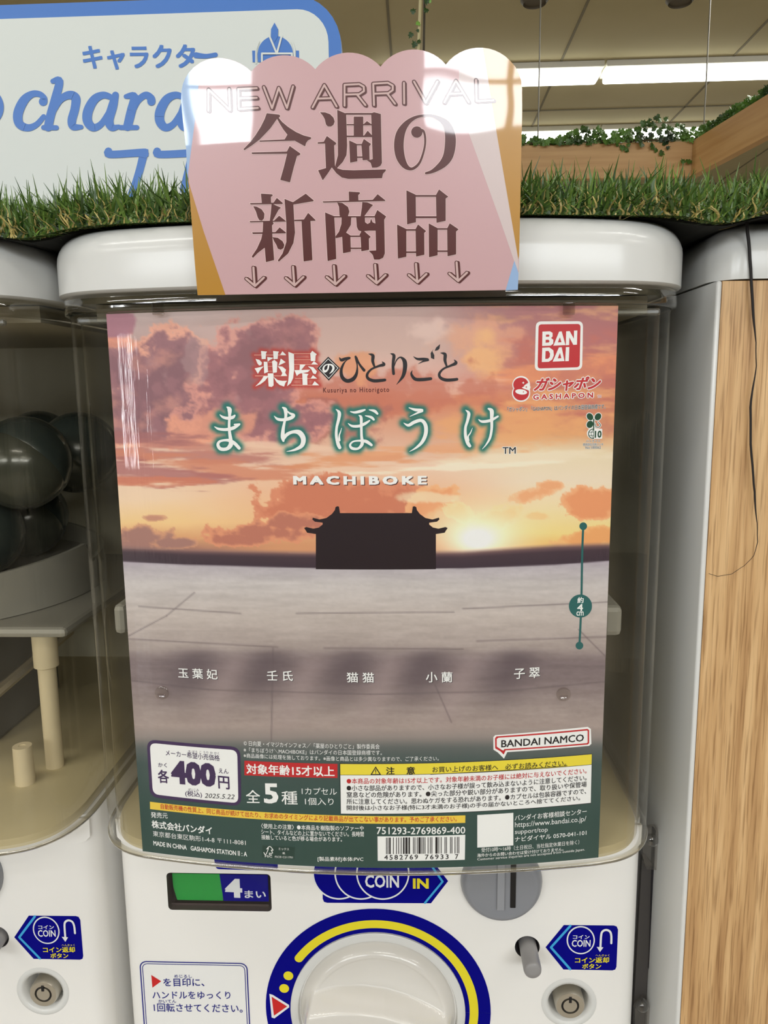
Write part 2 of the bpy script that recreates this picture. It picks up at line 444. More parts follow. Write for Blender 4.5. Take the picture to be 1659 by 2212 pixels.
# ivy leaf shape
def leaf(bm, c, s, nx, rollv):
    n = Vector(nx).normalized(); a = n.orthogonal().normalized(); b = n.cross(a)
    ca, sa = math.cos(rollv), math.sin(rollv); a, b = a*ca+b*sa, b*ca-a*sa
    sh = [(0, -0.6), (0.35, -0.75), (0.75, -0.35), (0.5, 0.05), (0.62, 0.45), (0.22, 0.4), (0, 1.0), (-0.22, 0.4), (-0.62, 0.45), (-0.5, 0.05), (-0.75, -0.35), (-0.35, -0.75)]
    mid = bm.verts.new(Vector(c)+n*s*0.12)
    vs = [bm.verts.new(Vector(c)+a*x*s+b*y*s) for x, y in sh]
    for i in range(len(vs)): bm.faces.new((vs[i], vs[(i+1) % len(vs)], mid))
ivy_m = mat('ivy_leaf', (58, 92, 34), 0.45); noise_colour(ivy_m, (26, 48, 16), (98, 140, 52), (9, 9, 9))
ivy_l = mat('ivy_leaf_light', (120, 170, 70), 0.45)
t = thing('ivy_garland', 'ivy garland lying along the top of the wooden beam beyond the turf', 'plant', (xc_, yb, CZ+zt))
bm = bmesh.new()
for i in range(900):
    x = -0.6+(xc_+0.6)*random.random(); hgt = random.random()**1.6*0.035*(1.2+math.sin(x*9)*0.5+0.5*math.sin(x*23))
    z = zt+0.004+hgt
    if random.random() < 0.14: z = zt-random.random()**2*0.09*max(0, math.sin(x*7+1.3))
    leaf(bm, (x, yb-0.012+random.uniform(-0.012, 0.03), z+CZ), random.uniform(0.009, 0.018), (random.uniform(-.6, .6), -1, random.uniform(-.4, .8)), random.uniform(0, 6.3))
for i in range(420):
    u = random.random()*1.5; p = Vector((xc_, yb, 0))+dxy*u
    leaf(bm, (p.x-0.005, p.y-0.02+random.uniform(-0.02, 0.02), zt+CZ+0.003+random.random()**1.5*0.035), random.uniform(0.009, 0.017), (random.uniform(-.6, .6), -1, random.uniform(-.4, .8)), random.uniform(0, 6.3))
obj('leaf', bm, ivy_m, t, kind='stuff')
obj('stem', tube(bmesh.new(), [(-0.6, yb-0.006, zt+0.004), (xc_, yb-0.004, zt+0.005), (E_.x, E_.y-0.005, zt+0.005)], 0.003, 5), mat('ivy_stem', (70, 60, 36), 0.6), t)

# vine hanging from the ceiling above the sign
yv = 1.9
def at(px, py, y): r_ = ray(px, py); return (r_[0]/r_[1]*y, y, r_[2]/r_[1]*y)
top = at(914, -420, yv)
t = thing('hanging_vine', 'thin hanging vine with small green leaves above the pink sign', 'plant', (top[0], yv, CZ+1.69))
obj('stem', tube(bmesh.new(), [(top[0], yv, 1.70), at(912, -150, yv), at(908, 0, yv), at(906, 60, yv), at(903, 120, yv), at(900, 330, yv)], 0.0036, 6), mat('vine_stem', (196, 186, 140), 0.6), t)
obj('cord', tube(bmesh.new(), [(at(921, -100, yv+.02)[0], yv+.02, 1.70), at(917, 0, yv+.02), at(915, 120, yv+.02), at(914, 330, yv+.02)], 0.0028, 6), mat('vine_cord', (70, 62, 46), 0.6), t)
for (px_, py_, s_, lt) in ((893, 24, .009, 0), (920, 23, .009, 0), (903, 50, .008, 1), (887, 76, .009, 0), (895, 95, .010, 0), (905, 89, .007, 0), (922, 4, .009, 0), (927, 1, .008, 1), (902, 66, .005, 0)):
    p = at(px_, py_, yv-0.006); bm = bmesh.new()
    leaf(bm, (p[0], p[1], p[2]+CZ), s_, (random.uniform(-.3, .3), -1, random.uniform(-.3, .3)), random.uniform(0, 6.3))
    obj('leaf', bm, mat('vine_leaf', (44, 72, 26), 0.45) if not lt else ivy_l, t)

# ------------------------------------------------------------------ blue and white board behind the turf
YBD = 0.70
bd = Plane(YBD); bdm = mat('board_white', (216, 221, 216), 0.45); bdb = mat('board_blue', (58, 116, 196), 0.4)
noise_bump(bdm, (60, 60, 60), 0.03, 0.001)
uR, _ = bd.uv(739, 200); _, vT = bd.uv(500, -6); uI, _ = bd.uv(712, 200); _, vI = bd.uv(500, 25); uL = uR-0.62
t = thing('shop_board', 'white board with blue rounded border and blue katakana lettering behind the turf', 'sign', ((uL+uR)/2, YBD+0.008, CZ+0.083))
outer = rrect(uL, 0.083, uR, vT, 0.040, 8); inner = rrect(uL+(uR-uI), 0.095, uI, vI, 0.026, 8)
bm = bmesh.new()
f0 = [bm.verts.new((u, YBD, v+CZ)) for u, v in outer]; f1 = [bm.verts.new((u, YBD+0.012, v+CZ)) for u, v in outer]
bm.faces.new(f0); bm.faces.new(f1[::-1])
for i in range(len(f0)): bm.faces.new((f0[i], f1[i], f1[(i+1) % len(f0)], f0[(i+1) % len(f0)]))
bmesh.ops.recalc_face_normals(bm, faces=bm.faces[:])
obj('panel', bm, bdb, t)
pr = Print(bd, 0.0003)
pr.poly('w', inner, 1, inuv=True)
A2 = (0, 0, 2.0)
pr.text('b|upper_kana', 'キャラクタ', 181, 152, 424, 150, 54, bold=0.030, lay=2)
pr.ribbon('b|upper_kana', [(424, 120, 13), (445, 122, 10), (466, 119, 10)], lay=2)
def cur(pts, dx=0, key='b|latin_word'): pr.ribbon(key, [(p[0]+dx, p[1], p[2]) for p in pts], lay=2, sc=A2)
cur([(188, 440, 38), (192, 425, 26), (172, 408, 26), (140, 408, 30), (105, 435, 40), (80, 490, 42), (85, 535, 38), (120, 553, 32), (158, 540, 26), (190, 505, 22)])
cur([(230, 352, 22), (258, 352, 34), (240, 430, 38), (220, 500, 38), (210, 550, 38)]); cur([(190, 552, 22), (245, 553, 22)])
cur([(232, 480, 26), (262, 432, 30), (300, 412, 36), (328, 425, 40), (325, 470, 38), (312, 520, 38), (318, 548, 32), (352, 550, 20)])
for dx in (0, 312):
    cur([(488, 425, 24), (450, 412, 30), (410, 430, 38), (382, 480, 42), (380, 525, 40), (405, 552, 34), (440, 535, 28), (475, 480, 24)], dx)
    cur([(500, 412, 30), (488, 460, 40), (472, 520, 40), (485, 552, 32), (515, 548, 18)], dx)
cur([(545, 418, 20), (582, 420, 36), (566, 490, 40), (552, 548, 38)]); cur([(522, 552, 22), (592, 552, 22)])
cur([(575, 480, 24), (598, 435, 28), (630, 412, 30), (652, 425, 34), (655, 440, 36)])
cur([(470, 655, 34), (480, 668, 32), (620, 660, 34), (626, 665, 36)], key='b|lower_kana'); cur([(622, 665, 36), (606, 730, 34), (585, 800, 34), (570, 840, 34)], key='b|lower_kana')
cur([(680, 655, 34), (692, 668, 32), (830, 662, 34)], key='b|lower_kana'); cur([(832, 665, 36), (815, 740, 34), (795, 820, 34)], key='b|lower_kana')
pr.poly('b|emblem', [(1187, 100), (1203, 130), (1202, 158), (1187, 185), (1171, 158), (1172, 128)], 3, sc=A2)
dome = [(1115, 270), (1113, 235)]+[(1190+76*math.cos(R(a)), 235-78*math.sin(R(a))) for a in range(176, 0, -8)]+[(1268, 270)]
pr.poly('b|emblem', dome, 2, sc=A2)
pr.ribbon('w2|emblem', [(1165, 158), (1197, 235), (1218, 158)], 8, lay=4, sc=A2, smooth=False)
pr.ribbon('w2|emblem', [(1133, 275), (1133, 234), (1262, 234), (1262, 275)], 8, lay=4, sc=A2, smooth=False)
pr.ribbon('w2|emblem', [(1107, 275), (1107, 215), (1120, 180)], 6, lay=4, sc=A2, smooth=False)
pr.ribbon('w2|emblem', [(1274, 275), (1274, 215), (1262, 180)], 6, lay=4, sc=A2, smooth=False)
pr.poly('b|emblem', [(1090, 220), (1104, 220), (1105, 270), (1092, 270)], 2, sc=A2); pr.poly('b|emblem', [(1279, 220), (1292, 220), (1293, 270), (1280, 270)], 2, sc=A2)
ring = [(-115+122*math.cos(R(a)), 465-75*math.sin(R(a))*1.3, 22) for a in range(-60, 61, 10)]
pr.ribbon('b|ring_mark', ring, lay=2, sc=A2)
pr.build(t, {'w': 'white_face', 'w2': 'emblem_line', '*': 'lettering'}, {'w': bdm, 'b': bdb, 'w2': bdm})

# ================================================================== the capsule machine
XC = -0.026
def case_front(off=0.0, hw=0.160, yend=0.70):
    """plan outline from the left back corner round the front to the right back corner"""
    half = []
    for k in range(0, 15):
        dx = 0.120*k/14; half.append((dx, 0.371+0.77*dx*dx))
    x0, y0 = 0.120, 0.371+0.77*0.0144; s0 = 2*0.77*0.12
    p0 = np.array([x0, y0]); p1 = np.array([x0+0.024, y0+0.024*s0]); p2 = np.array([hw, 0.400]); p3 = np.array([hw, 0.436])
    for k in range(1, 15):
        t_ = k/14; half.append(tuple((1-t_)**3*p0+3*t_*(1-t_)**2*p1+3*t_*t_*(1-t_)*p2+t_**3*p3))
    half.append((hw, 0.50)); half.append((hw, 0.60)); half.append((hw, yend-0.01)); half.append((hw-0.01, yend))
    # offset outward
    out = []
    for i, p in enumerate(half):
        a = np.array(half[max(i-1, 0)]) if i else np.array((-half[1][0], half[1][1])); b = np.array(half[min(i+1, len(half)-1)])
        tt = b-a; n = np.array([tt[1], -tt[0]]); n = n/np.hypot(*n)
        out.append((p[0]+n[0]*off, p[1]+n[1]*off))
    return [(XC-x, y) for x, y in reversed(out[1:])]+[(XC+x, y) for x, y in out]
def shell(prof, cap_top=False, cap_bot=False, **kw):
    """prof: list of (offset, z)"""
    bm = bmesh.new(); rings = []
    for off, z in prof:
        rings.append([bm.verts.new((x, y, z+CZ)) for x, y in case_front(off, **kw)])
    for a, b in zip(rings[:-1], rings[1:]):
        n = len(a)
        for i in range(n): bm.faces.new((a[i], a[(i+1) % n], b[(i+1) % n], b[i]))
    if cap_bot: bm.faces.new(rings[0])
    if cap_top: bm.faces.new(rings[-1])
    bmesh.ops.recalc_face_normals(bm, faces=bm.faces[:])
    return bm
mach = thing('capsule_machine', 'white capsule toy vending machine in the middle with the sunset poster in its clear case', 'vending machine', (XC, 0.55, CZ-0.72), 'white capsule machines')
# cap: rounded lid
cp = [(-0.004, 0.0470), (0.003, 0.0468), (0.0045, 0.0480), (0.0045, 0.0640)]
for k in range(1, 9):
    a = R(90*k/8); cp.append((0.0045-0.016*(1-math.cos(a)), 0.0640+0.0145*math.sin(a)))
cp += [(-0.03, 0.0788), (-0.06, 0.0789)]
obj('cap', shell(cp, True, True), white_pl, mach, smooth=50)
0 and obj('cap_lip', shell([(0.0048, 0.0464), (0.0053, 0.0467), (0.0053, 0.0474), (0.0040, 0.0478)]), white_pl, mach, smooth=50)
# clear rim under the cap
obj('case_rim', shell([(0.0005, 0.0375), (0.0024, 0.0381), (0.0029, 0.0392), (0.0024, 0.0458), (0.001, 0.0467)]), rim_m, mach, smooth=60)
obj('case', shell([(0, -0.2535), (0, -0.18), (0, -0.08), (0, 0.0375)]), case_m, mach, smooth=60)
obj('inner_case', shell([(-0.0050, -0.2530), (-0.0050, 0.0370)]), clear_mat('smoked_liner', (0.92, 0.90, 0.84), 0.8, 0.05, ((200, 200, 6), 0.2, 0.0006)), mach, smooth=60)
obj('case_foot', shell([(-0.004, -0.2558), (0.0003, -0.2556), (0.0008, -0.2547), (0.0004, -0.2537), (-0.002, -0.2533)]), clear_mat('case_foot', (0.93, 0.92, 0.88), 3.0, 0.10), mach, smooth=60)
# opaque inside
obj('case_floor', shell([(-0.0065, -0.2557), (-0.0065, -0.2500), (-0.016, -0.2470)], True, True), cream, mach, smooth=40)
obj('back_panel', nbox(XC-0.152, XC+0.152, 0.680, 0.692, -0.247, 0.045), mat('inner_back', (226, 222, 206), 0.6), mach)
obj('case_ceiling', nbox(XC-0.150, XC+0.150, 0.43, 0.690, 0.0375, 0.0465), mat('inner_top', (190, 184, 168), 0.7), mach)
# hopper ring with wavy edge
bm = bmesh.new(); N = 96; R0 = 0.118; cy = 0.545; rows = []
for rr_, z0 in ((R0, -0.145), (R0, None), (R0-0.003, None), (R0-0.006, -0.128), (0.02, -0.130)):
    row = []
    for k in range(N):
        a = 2*math.pi*k/N; zz = z0 if z0 is not None else -0.118+0.014*(((k % 24)/24.0))-0.005
        row.append(bm.verts.new((XC+rr_*math.cos(a), cy+rr_*math.sin(a), zz+CZ)))
    rows.append(row)
for a_, b_ in zip(rows[:-1], rows[1:]):
    for k in range(N): bm.faces.new((a_[k], a_[(k+1) % N], b_[(k+1) % N], b_[k]))
bm.faces.new(rows[-1]); bmesh.ops.recalc_face_normals(bm, faces=bm.faces[:])
obj('hopper_ring', bm, inner_w, mach, smooth=40)
obj('hopper_plate', nbox(XC-0.140, XC+0.140, 0.450, 0.670, -0.152, -0.1455, bev=0.003), inner_w, mach)
for x_, y_ in ((0.116, 0.470), (-0.116, 0.470), (0.112, 0.65), (-0.112, 0.65)):
    obj('post', lathe(bmesh.new(), [(0.0058, -0.247), (0.0058, -0.178), (0.0078, -0.177), (0.0078, -0.152)], (XC+x_, y_, 0), 'z', 20), post_m, mach, smooth=40)
rpg = ray(55, 1690); xpg = rpg[0]*-0.247/rpg[2]-(XC-0.332); ypg = rpg[1]*-0.247/rpg[2]
for x_ in (xpg, -xpg):
    obj('peg', lathe(bmesh.new(), [(0.0062, -0.247), (0.0058, -0.222), (0.0022, -0.222), (0.0022, -0.2225)], (XC+x_, ypg, 0), 'z', 20), post_m, mach, smooth=40)
obj('gear_box', nbox(XC-0.05, XC+0.06, 0.50, 0.60, -0.247, -0.15, bev=0.004), mat('gear_grey', (96, 94, 90), 0.5), mach)
obj('drive_shaft', tube(bmesh.new(), [(XC+0.058, 0.46, -0.215), (XC+0.105, 0.53, -0.172)], 0.004, 8), metal, mach)
for sx in (-1, 1):     # frosted tabs of the poster rail
    a, b = XC+sx*0.118, XC+sx*0.147
    ya = 0.392
    obj('rail_tab', nbox(min(a, b), max(a, b), ya+0.004, ya+0.008, 0.0335, 0.0368, bev=0.001), frost_m, mach)

# body with openings
YF = 0.425
bp = Plane(YF)
def pl(px, py): return bp.uv(px, py)
def circ(c, r, n=32, kz=1.0): return [(c[0]+r*math.cos(2*math.pi*k/n), c[1]+r*kz*math.sin(2*math.pi*k/n)) for k in range(n)]
hw = 0.1600; z_top, z_bot = -0.2560, -0.66
lockc = pl(1229, 2166); lock_r = abs(pl(1275, 2166)[0]-lockc[0])
retc = pl(1139, 2046); ret_r = abs(pl(1166, 2046)[0]-retc[0])
wl, wt = pl(359, 1885); wr, _ = pl(584, 1887); _, wb = pl(470, 1967)
win = rrect(wl, wb, wr, wt, 0.0025, 4)
er = 0.012
face = [(XC-hw+er, z_bot), (XC+hw-er, z_bot), (XC+hw-er, z_top), (XC-hw+er, z_top)]
holes = [win, circ(lockc, lock_r, 36), circ(retc, ret_r, 28)]
bm = bmesh.new()
loops = [face]+holes
tri = tessellate_polygon([[Vector((u, v, 0)) for u, v in l] for l in loops])
fl = [(u, v) for l in loops for u, v in l]; bv = [bm.verts.new((u, YF, v+CZ)) for u, v in fl]
for t_ in tri:
    try: bm.faces.new([bv[i] for i in t_])
    except ValueError: pass
# rounded vertical edges, sides, top, back
prof = [(XC+hw-er+er*math.sin(R(a)), YF+er*(1-math.cos(R(a)))) for a in range(0, 91, 15)]+[(XC+hw, 0.70)]
pl_r = prof; pl_l = [(2*XC-x, y) for x, y in prof]
for pf in (pl_r, pl_l):
    prev = None
    for x, y in pf:
        cur_ = (bm.verts.new((x, y, z_bot+CZ)), bm.verts.new((x, y, z_top+CZ)))
        if prev: bm.faces.new((prev[0], cur_[0], cur_[1], prev[1]))
        prev = cur_
tv = [bm.verts.new((x, y, z_top+CZ)) for x, y in pl_r]+[bm.verts.new((x, y, z_top+CZ)) for x, y in reversed(pl_l)]
bm.faces.new(tv)
tv = [bm.verts.new((x, y, z_bot+CZ)) for x, y in pl_r]+[bm.verts.new((x, y, z_bot+CZ)) for x, y in reversed(pl_l)]
bm.faces.new(tv)
q = [bm.verts.new((XC+s*hw, 0.70, z+CZ)) for s, z in ((-1, z_bot), (1, z_bot), (1, z_top), (-1, z_top))]; bm.faces.new(q)
bmesh.ops.remove_doubles(bm, verts=bm.verts[:], dist=1e-6)
bmesh.ops.recalc_face_normals(bm, faces=bm.faces[:])
body = obj('body', bm, body_pl, mach, smooth=35)
# lock pocket and lock
lk = bmesh.new()
lathe(lk, [(lock_r*1.30, -0.0003+0.0004), (lock_r*1.16, 0.0008), (lock_r*1.0, 0.0), (lock_r*0.93, -0.004), (lock_r*0.88, -0.016)], (lockc[0], YF, lockc[1]), '-y', 40, True)
obj('lock_pocket', lk, white_pl, mach, smooth=60)
lr = abs(pl(1265, 2171)[0]-pl(1232, 2171)[0])*0.98
lc = (lockc[0]+0.0006, YF, lockc[1]-0.0012)
lo_ = obj('lock', lathe(bmesh.new(), [(lr, -0.0155), (lr, 0.0), (lr*0.93, 0.0012), (lr*0.60, 0.0012), (lr*0.58, -0.0002), (lr*0.48, -0.0002), (lr*0.46, 0.0012), (lr*0.1, 0.0012)], lc, '-y', 40), metal, mach, smooth=30)
bm = bmesh.new()
lathe(bm, [(lr*0.585, 0.0000), (lr*0.585, 0.0002), (lr*0.475, 0.0002), (lr*0.475, 0.0)], lc, '-y', 40, False)
box(bm, lc[0]-lr*0.09, lc[0]+lr*0.09, YF-0.0015, YF, lc[2]+lr*0.25, lc[2]+lr*0.68)
obj('keyway', bm, black, lo_)
# return button pocket and button
obj('button_pocket', lathe(bmesh.new(), [(ret_r, 0.0), (ret_r*0.98, -0.012)], (retc[0], YF, retc[1]), '-y', 28), mat('pocket_grey', (104, 102, 104), 0.5), mach, smooth=60)
br = ret_r*0.70
obj('return_button', lathe(bmesh.new(), [(br, -0.0118), (br, 0.0170), (br*0.94, 0.0186), (br*0.80, 0.0193), (br*0.3, 0.0195)], (retc[0]+0.0006, YF, retc[1]-0.0006), '-y', 28), grey_btn, mach, smooth=40)
# price window
wbx = obj('price_window', nbox(wl-0.001, wr+0.001, YF+0.0105, YF+0.013, wb-0.001, wt+0.001), mat('window_well', (60, 50, 48), 0.4), mach)
bm = bmesh.new()
for (a, b) in zip(win, win[1:]+win[:1]):
    v = [bm.verts.new((a[0], YF, a[1]+CZ)), bm.verts.new((b[0], YF, b[1]+CZ)), bm.verts.new((b[0], YF+0.0108, b[1]+CZ)), bm.verts.new((a[0], YF+0.0108, a[1]+CZ))]
    bm.faces.new(v)
bmesh.ops.remove_doubles(bm, verts=bm.verts[:], dist=1e-6)
obj('window_frame', bm, mat('window_edge', (92, 82, 78), 0.25), wbx)
wp = Plane(YF+0.0050); pr = Print(wp, 0.0002)
g0 = wp.uv(372, 1886); g1 = wp.uv(480, 1945); g2 = wp.uv(581, 1945)
pr.poly('g', [(g0[0], g0[1]), (g1[0], g0[1]), (g1[0]+.0006, g1[1]), (g0[0]+0.0022, g1[1]), (g0[0]+0.0002, (g0[1]+g1[1])/2)], 1, inuv=True)
pr.poly('n', [(g1[0]-.0008, g0[1]), (g2[0], g0[1]), (g2[0], g1[1]), (g1[0]+0.001, g1[1])], 2, inuv=True)
pr.text('w', '4', 487.5, 1937.5, 524.5, 1939, 42, bold=0.055, lay=3)
pr.text('w', 'まい', 529, 1938.5, 575, 1939, 16.5, bold=0.018, lay=3)
b0 = wp.uv(366, 1949); b1 = wp.uv(581, 1957)
pr.poly('d', [(b0[0], b0[1]), (b1[0], b0[1]), (b1[0], b1[1]), (b0[0], b1[1])], 2, inuv=True)
c0 = wp.uv(368, 1960); c1 = wp.uv(581, 1966)
pr.poly('g', [(c0[0], c0[1]), (g1[0], c0[1]), (g1[0], c1[1]), (c0[0], c1[1])], 2, inuv=True)
pr.poly('n', [(g1[0], c0[1]), (c1[0], c0[1]), (c1[0], c1[1]), (g1[0], c1[1])], 2, inuv=True)
pr.build(wbx, {'g': 'price_card', 'n': 'price_card', 'w': 'lettering', 'd': 'card_ledge'}, {'g': p_green, 'n': navy, 'w': p_white, 'd': mat('ledge', (84, 72, 68), 0.4)})
obj('window_pane', nbox(wl+0.0003, wr-0.0003, YF-0.0004, YF+0.0004, wb+0.0003, wt-0.0003), clear_mat('window_clear', (0.98, 0.98, 0.98), 0.25, 0.03), wbx)
# coin slot boss
cc = pl(1083, 1903); cr_ = abs(pl(1168, 1905)[0]-pl(998, 1905)[0])/2
cs = obj('coin_slot', lathe(bmesh.new(), [(cr_*1.04, -0.0005), (cr_*1.04, 0.0002), (cr_, 0.0035), (cr_*0.94, 0.0058), (cr_*0.85, 0.0066), (cr_*0.80, 0.0060), (cr_*0.1, 0.0058)], (cc[0], YF, cc[1]), '-y', 48), grey_disc, mach, smooth=50)
sp = Plane(YF-0.0058)
s0 = sp.uv(1103, 1880); s1 = sp.uv(1113.5, 1960)
obj('slot', nbox(s0[0], s1[0], YF-0.0066, YF-0.0050, s1[1], s0[1]+0.006, bev=0.0003), black, cs)
s2 = sp.uv(1074, 1880); s3 = sp.uv(1089, 1964)
obj('slot_ridge', nbox(s2[0], s3[0], YF-0.0074, YF-0.0050, s3[1], s2[1]+0.006, bev=0.0004), mat('slot_ridge', (150, 152, 158), 0.3), cs)
# corner blocks at the body shoulders
for sgn in (1, -1):
    pts = [pl(*p) for p in ((1318, 1780), (1320, 1836), (1350, 1837), (1372, 1830), (1383, 1820), (1386, 1780))]
    if sgn < 0: pts = [(2*XC-u, v) for u, v in pts]
    bm = bmesh.new(); a_ = [bm.verts.new((u, YF-0.0012, v+CZ)) for u, v in pts]; b_ = [bm.verts.new((u, YF+0.001, v+CZ)) for u, v in pts]
    bm.faces.new(a_)
    for i in range(len(a_)): bm.faces.new((a_[i], b_[i], b_[(i+1) % len(a_)], a_[(i+1) % len(a_)]))
    bmesh.ops.recalc_face_normals(bm, faces=bm.faces[:])
    obj('corner_block', bm, body_pl, mach)
# dial
dl, dr = pl(575, 2188), pl(1060, 2188)
dc = ((dl[0]+dr[0])/2, 0); dR = (dr[0]-dl[0])/2; _, dtop = pl(817, 1962.6); dc = (dc[0], dtop-dR)
inr = (pl(1004, 2188)[0]-pl(631.6, 2188)[0])/2; knr = (pl(985, 2188)[0]-pl(652, 2188)[0])/2
dial = obj('dial', lathe(bmesh.new(), [(knr*1.13, -0.0006), (knr*1.13, 0.0015), (knr*1.09, 0.0026), (knr*1.03, 0.0022), (knr*1.01, -0.0004)], (dc[0], YF, dc[1]), '-y', 72), white_pl, mach, smooth=40)
# knob height field
bm = bmesh.new(); NR, NA = 64, 160; rows = []
def kh(x, y):
    r = math.hypot(x, y)
    T = lambda q: float(np.interp(q, [-0.97, -0.9, -0.83, -0.5, -0.2, 0.1, 0.4, 0.7, 0.97], [0.12, 0.30, 0.37, 0.43, 0.44, 0.40, 0.31, 0.18, 0.04]))
    rim = 0.0065*(1-max(0, (r-0.86)/0.14)**2)
    f1 = max(0, min(1, (T(x)-y)/0.11)); f2 = max(0, min(1, (y+T(-x))/0.11)); f3 = max(0, min(1, (0.97-r)/0.10))
    ss = lambda q: q*q*(3-2*q)
    ridge = ss(f1)*ss(f2)*ss(f3)
    bowl = -0.0035*max(0, 1-(r/0.86)**2)**0.5*(1-ridge) if r < 0.86 else 0
    return rim+bowl+0.0150*ridge
for i in range(1, NR+1):
    r = i/NR; row = []
    for k in range(NA):
        a = 2*math.pi*k/NA; x, y = r*math.cos(a), r*math.sin(a)
        row.append(bm.verts.new((dc[0]+x*knr, YF-kh(x, y), dc[1]+y*knr+CZ)))
    rows.append(row)
for a_, b_ in zip(rows[:-1], rows[1:]):
    for k in range(NA): bm.faces.new((a_[k], a_[(k+1) % NA], b_[(k+1) % NA], b_[k]))
bm.faces.new(rows[0])
skirt = [bm.verts.new((v.co.x, YF+0.002, v.co.z)) for v in rows[-1]]
for k in range(NA): bm.faces.new((rows[-1][k], rows[-1][(k+1) % NA], skirt[(k+1) % NA], skirt[k]))
bmesh.ops.recalc_face_normals(bm, faces=bm.faces[:])
obj('knob', bm, mat('knob_plastic', (222, 218, 211), 0.22, coat=0.3), dial, smooth=80)
# printed ring round the dial
def arcband(pr, key, r0, r1, a0, a1, lay, n=72):
    o_ = [(dc[0]+r1*math.cos(R(a0+(a1-a0)*k/n)), dc[1]+r1*math.sin(R(a0+(a1-a0)*k/n))) for k in range(n+1)]
    i_ = [(dc[0]+r0*math.cos(R(a0+(a1-a0)*k/n)), dc[1]+r0*math.sin(R(a0+(a1-a0)*k/n))) for k in range(n+1)]
    for k in range(n): pr._add(key, [i_[k], o_[k], o_[k+1], i_[k+1]], [(0, 1, 2, 3)], lay)
pr = Print(bp, 0.0001)
arcband(pr, 'n', inr, dR, 0, 360, 2, 96)
_, ya_ = pl(817, 1987); _, yb_ = pl(817, 2004); ro = ya_-dc[1]; ri = yb_-dc[1]; rm = (ro+ri)/2
uv = pl(648, 2071); a_s = math.degrees(math.atan2(uv[1]-dc[1], uv[0]-dc[0]))
arcband(pr, 'y', ri, ro, -140, a_s, 3, 90)
hwid = (ro-ri)/2
for aa in (a_s, a_s+13.5, a_s+22.5):
    c_ = (dc[0]+rm*math.cos(R(aa)), dc[1]+rm*math.sin(R(aa))); pr._add('y', circ(c_, hwid*(1.0 if aa == a_s else 1.15), 24), [tuple(range(24))], 3)
def tri3(key, pts, lay, grow=0): pr.poly(key, pts, lay)
for (q, key, lay) in (([(582, 2146), (589, 2148), (624.5, 2170), (625, 2175), (593, 2199), (587, 2197)], 'w', 3), ([(587, 2152), (620.5, 2173), (592, 2193)], 'r', 4)): pr.poly(key, q, lay)
pr.build(mach, {'*': 'dial_ring'}, {'n': navy, 'y': yell, 'w': p_white, 'r': p_red})
# coin-in label
pr = Print(bp, 0.0001)
pr.poly('n', [(697, 1925), (697, 1941), (700, 1948), (707, 1950), (931, 1951), (968, 1903), (931, 1855), (690, 1855), (682, 1885), (684, 1900), (690, 1915)], 1)
for cx_, ly in ((732.5, 2), (780, 3), (827, 4)):
    pr.disc('n', cx_, 1885, 55, ly+0.0, 40)
    pr.ribbon('w', [(cx_+56*math.cos(R(a)), 1885+56*math.sin(R(a))) for a in range(0, 360, 10)], 3.2, lay=ly+0.5, closed=True)
pr.disc('n', 827, 1885, 54, 5, 40)
pr.text('w', 'COIN', 789, 1916.5, 862, 1916.5, 28, bold=0.022, lay=6)
pr.text('y', 'IN', 892, 1918.5, 926, 1918.5, 22.5, bold=0.035, lay=6)
pr.ribbon('c', [(928, 1863), (956, 1903), (918, 1949)], 4.5, lay=6, smooth=False)
pr.build(mach, {'n': 'coin_label', 'w': 'coin_label', 'y': 'coin_label', 'c': 'coin_label'}, {'n': navy, 'w': p_white, 'y': yell, 'c': cyan})
pr = Print(bp, 0.0001)
pr.poly('n', quad_rr([(461, 1845), (600, 1845), (600, 1882), (466, 1877)], 8), 1)
pr.build(mach, {'*': 'price_heading'}, {'n': navy})
# coin return label
pr = Print(bp, 0.0001)
pr.poly('n', [(1178.4, 2046), (1218, 1998), (1326, 1999), (1332, 2001), (1335, 2008), (1331.6, 2088), (1329, 2094), (1323, 2096), (1217, 2094)], 1)
pr.ribbon('c', [(1232, 1999.5), (1190, 2046), (1231.5, 2093)], 5, lay=2, smooth=False, caps=False)
pr.disc('w', 1254.3, 2030, 30.5, 3, 40); pr.disc('n', 1254.3, 2030, 27.6, 4, 40)
pr.text('w', 'コイン', 1237, 2027, 1273, 2027, 8.5, bold=0.02, lay=5)
pr.text('w', 'COIN', 1234.5, 2044, 1275, 2044, 15, bold=0.018, lay=5)
pr.ribbon('w', [(1320, 2036), (1320, 2020), (1317, 2011), (1309, 2007.5), (1301, 2011), (1298, 2020), (1296.5, 2046)], 4.5, lay=5)
pr.poly('w', [(1288.5, 2044), (1303, 2045), (1295.5, 2055)], 5)
pr.text('y', 'コイン返却', 1241.5, 2079, 1315, 2078.5, 12.5, bold=0.022, lay=5)
pr.text('y', 'ボタン', 1257, 2091.5, 1298, 2091.5, 11, bold=0.022, lay=5)
pr.text('y', 'へんきゃく', 1286, 2065, 1316, 2065, 5, bold=0.0, lay=5)
pr.build(mach, {'*': 'return_label'}, {'n': navy, 'w': p_white, 'y': yell, 'c': cyan})
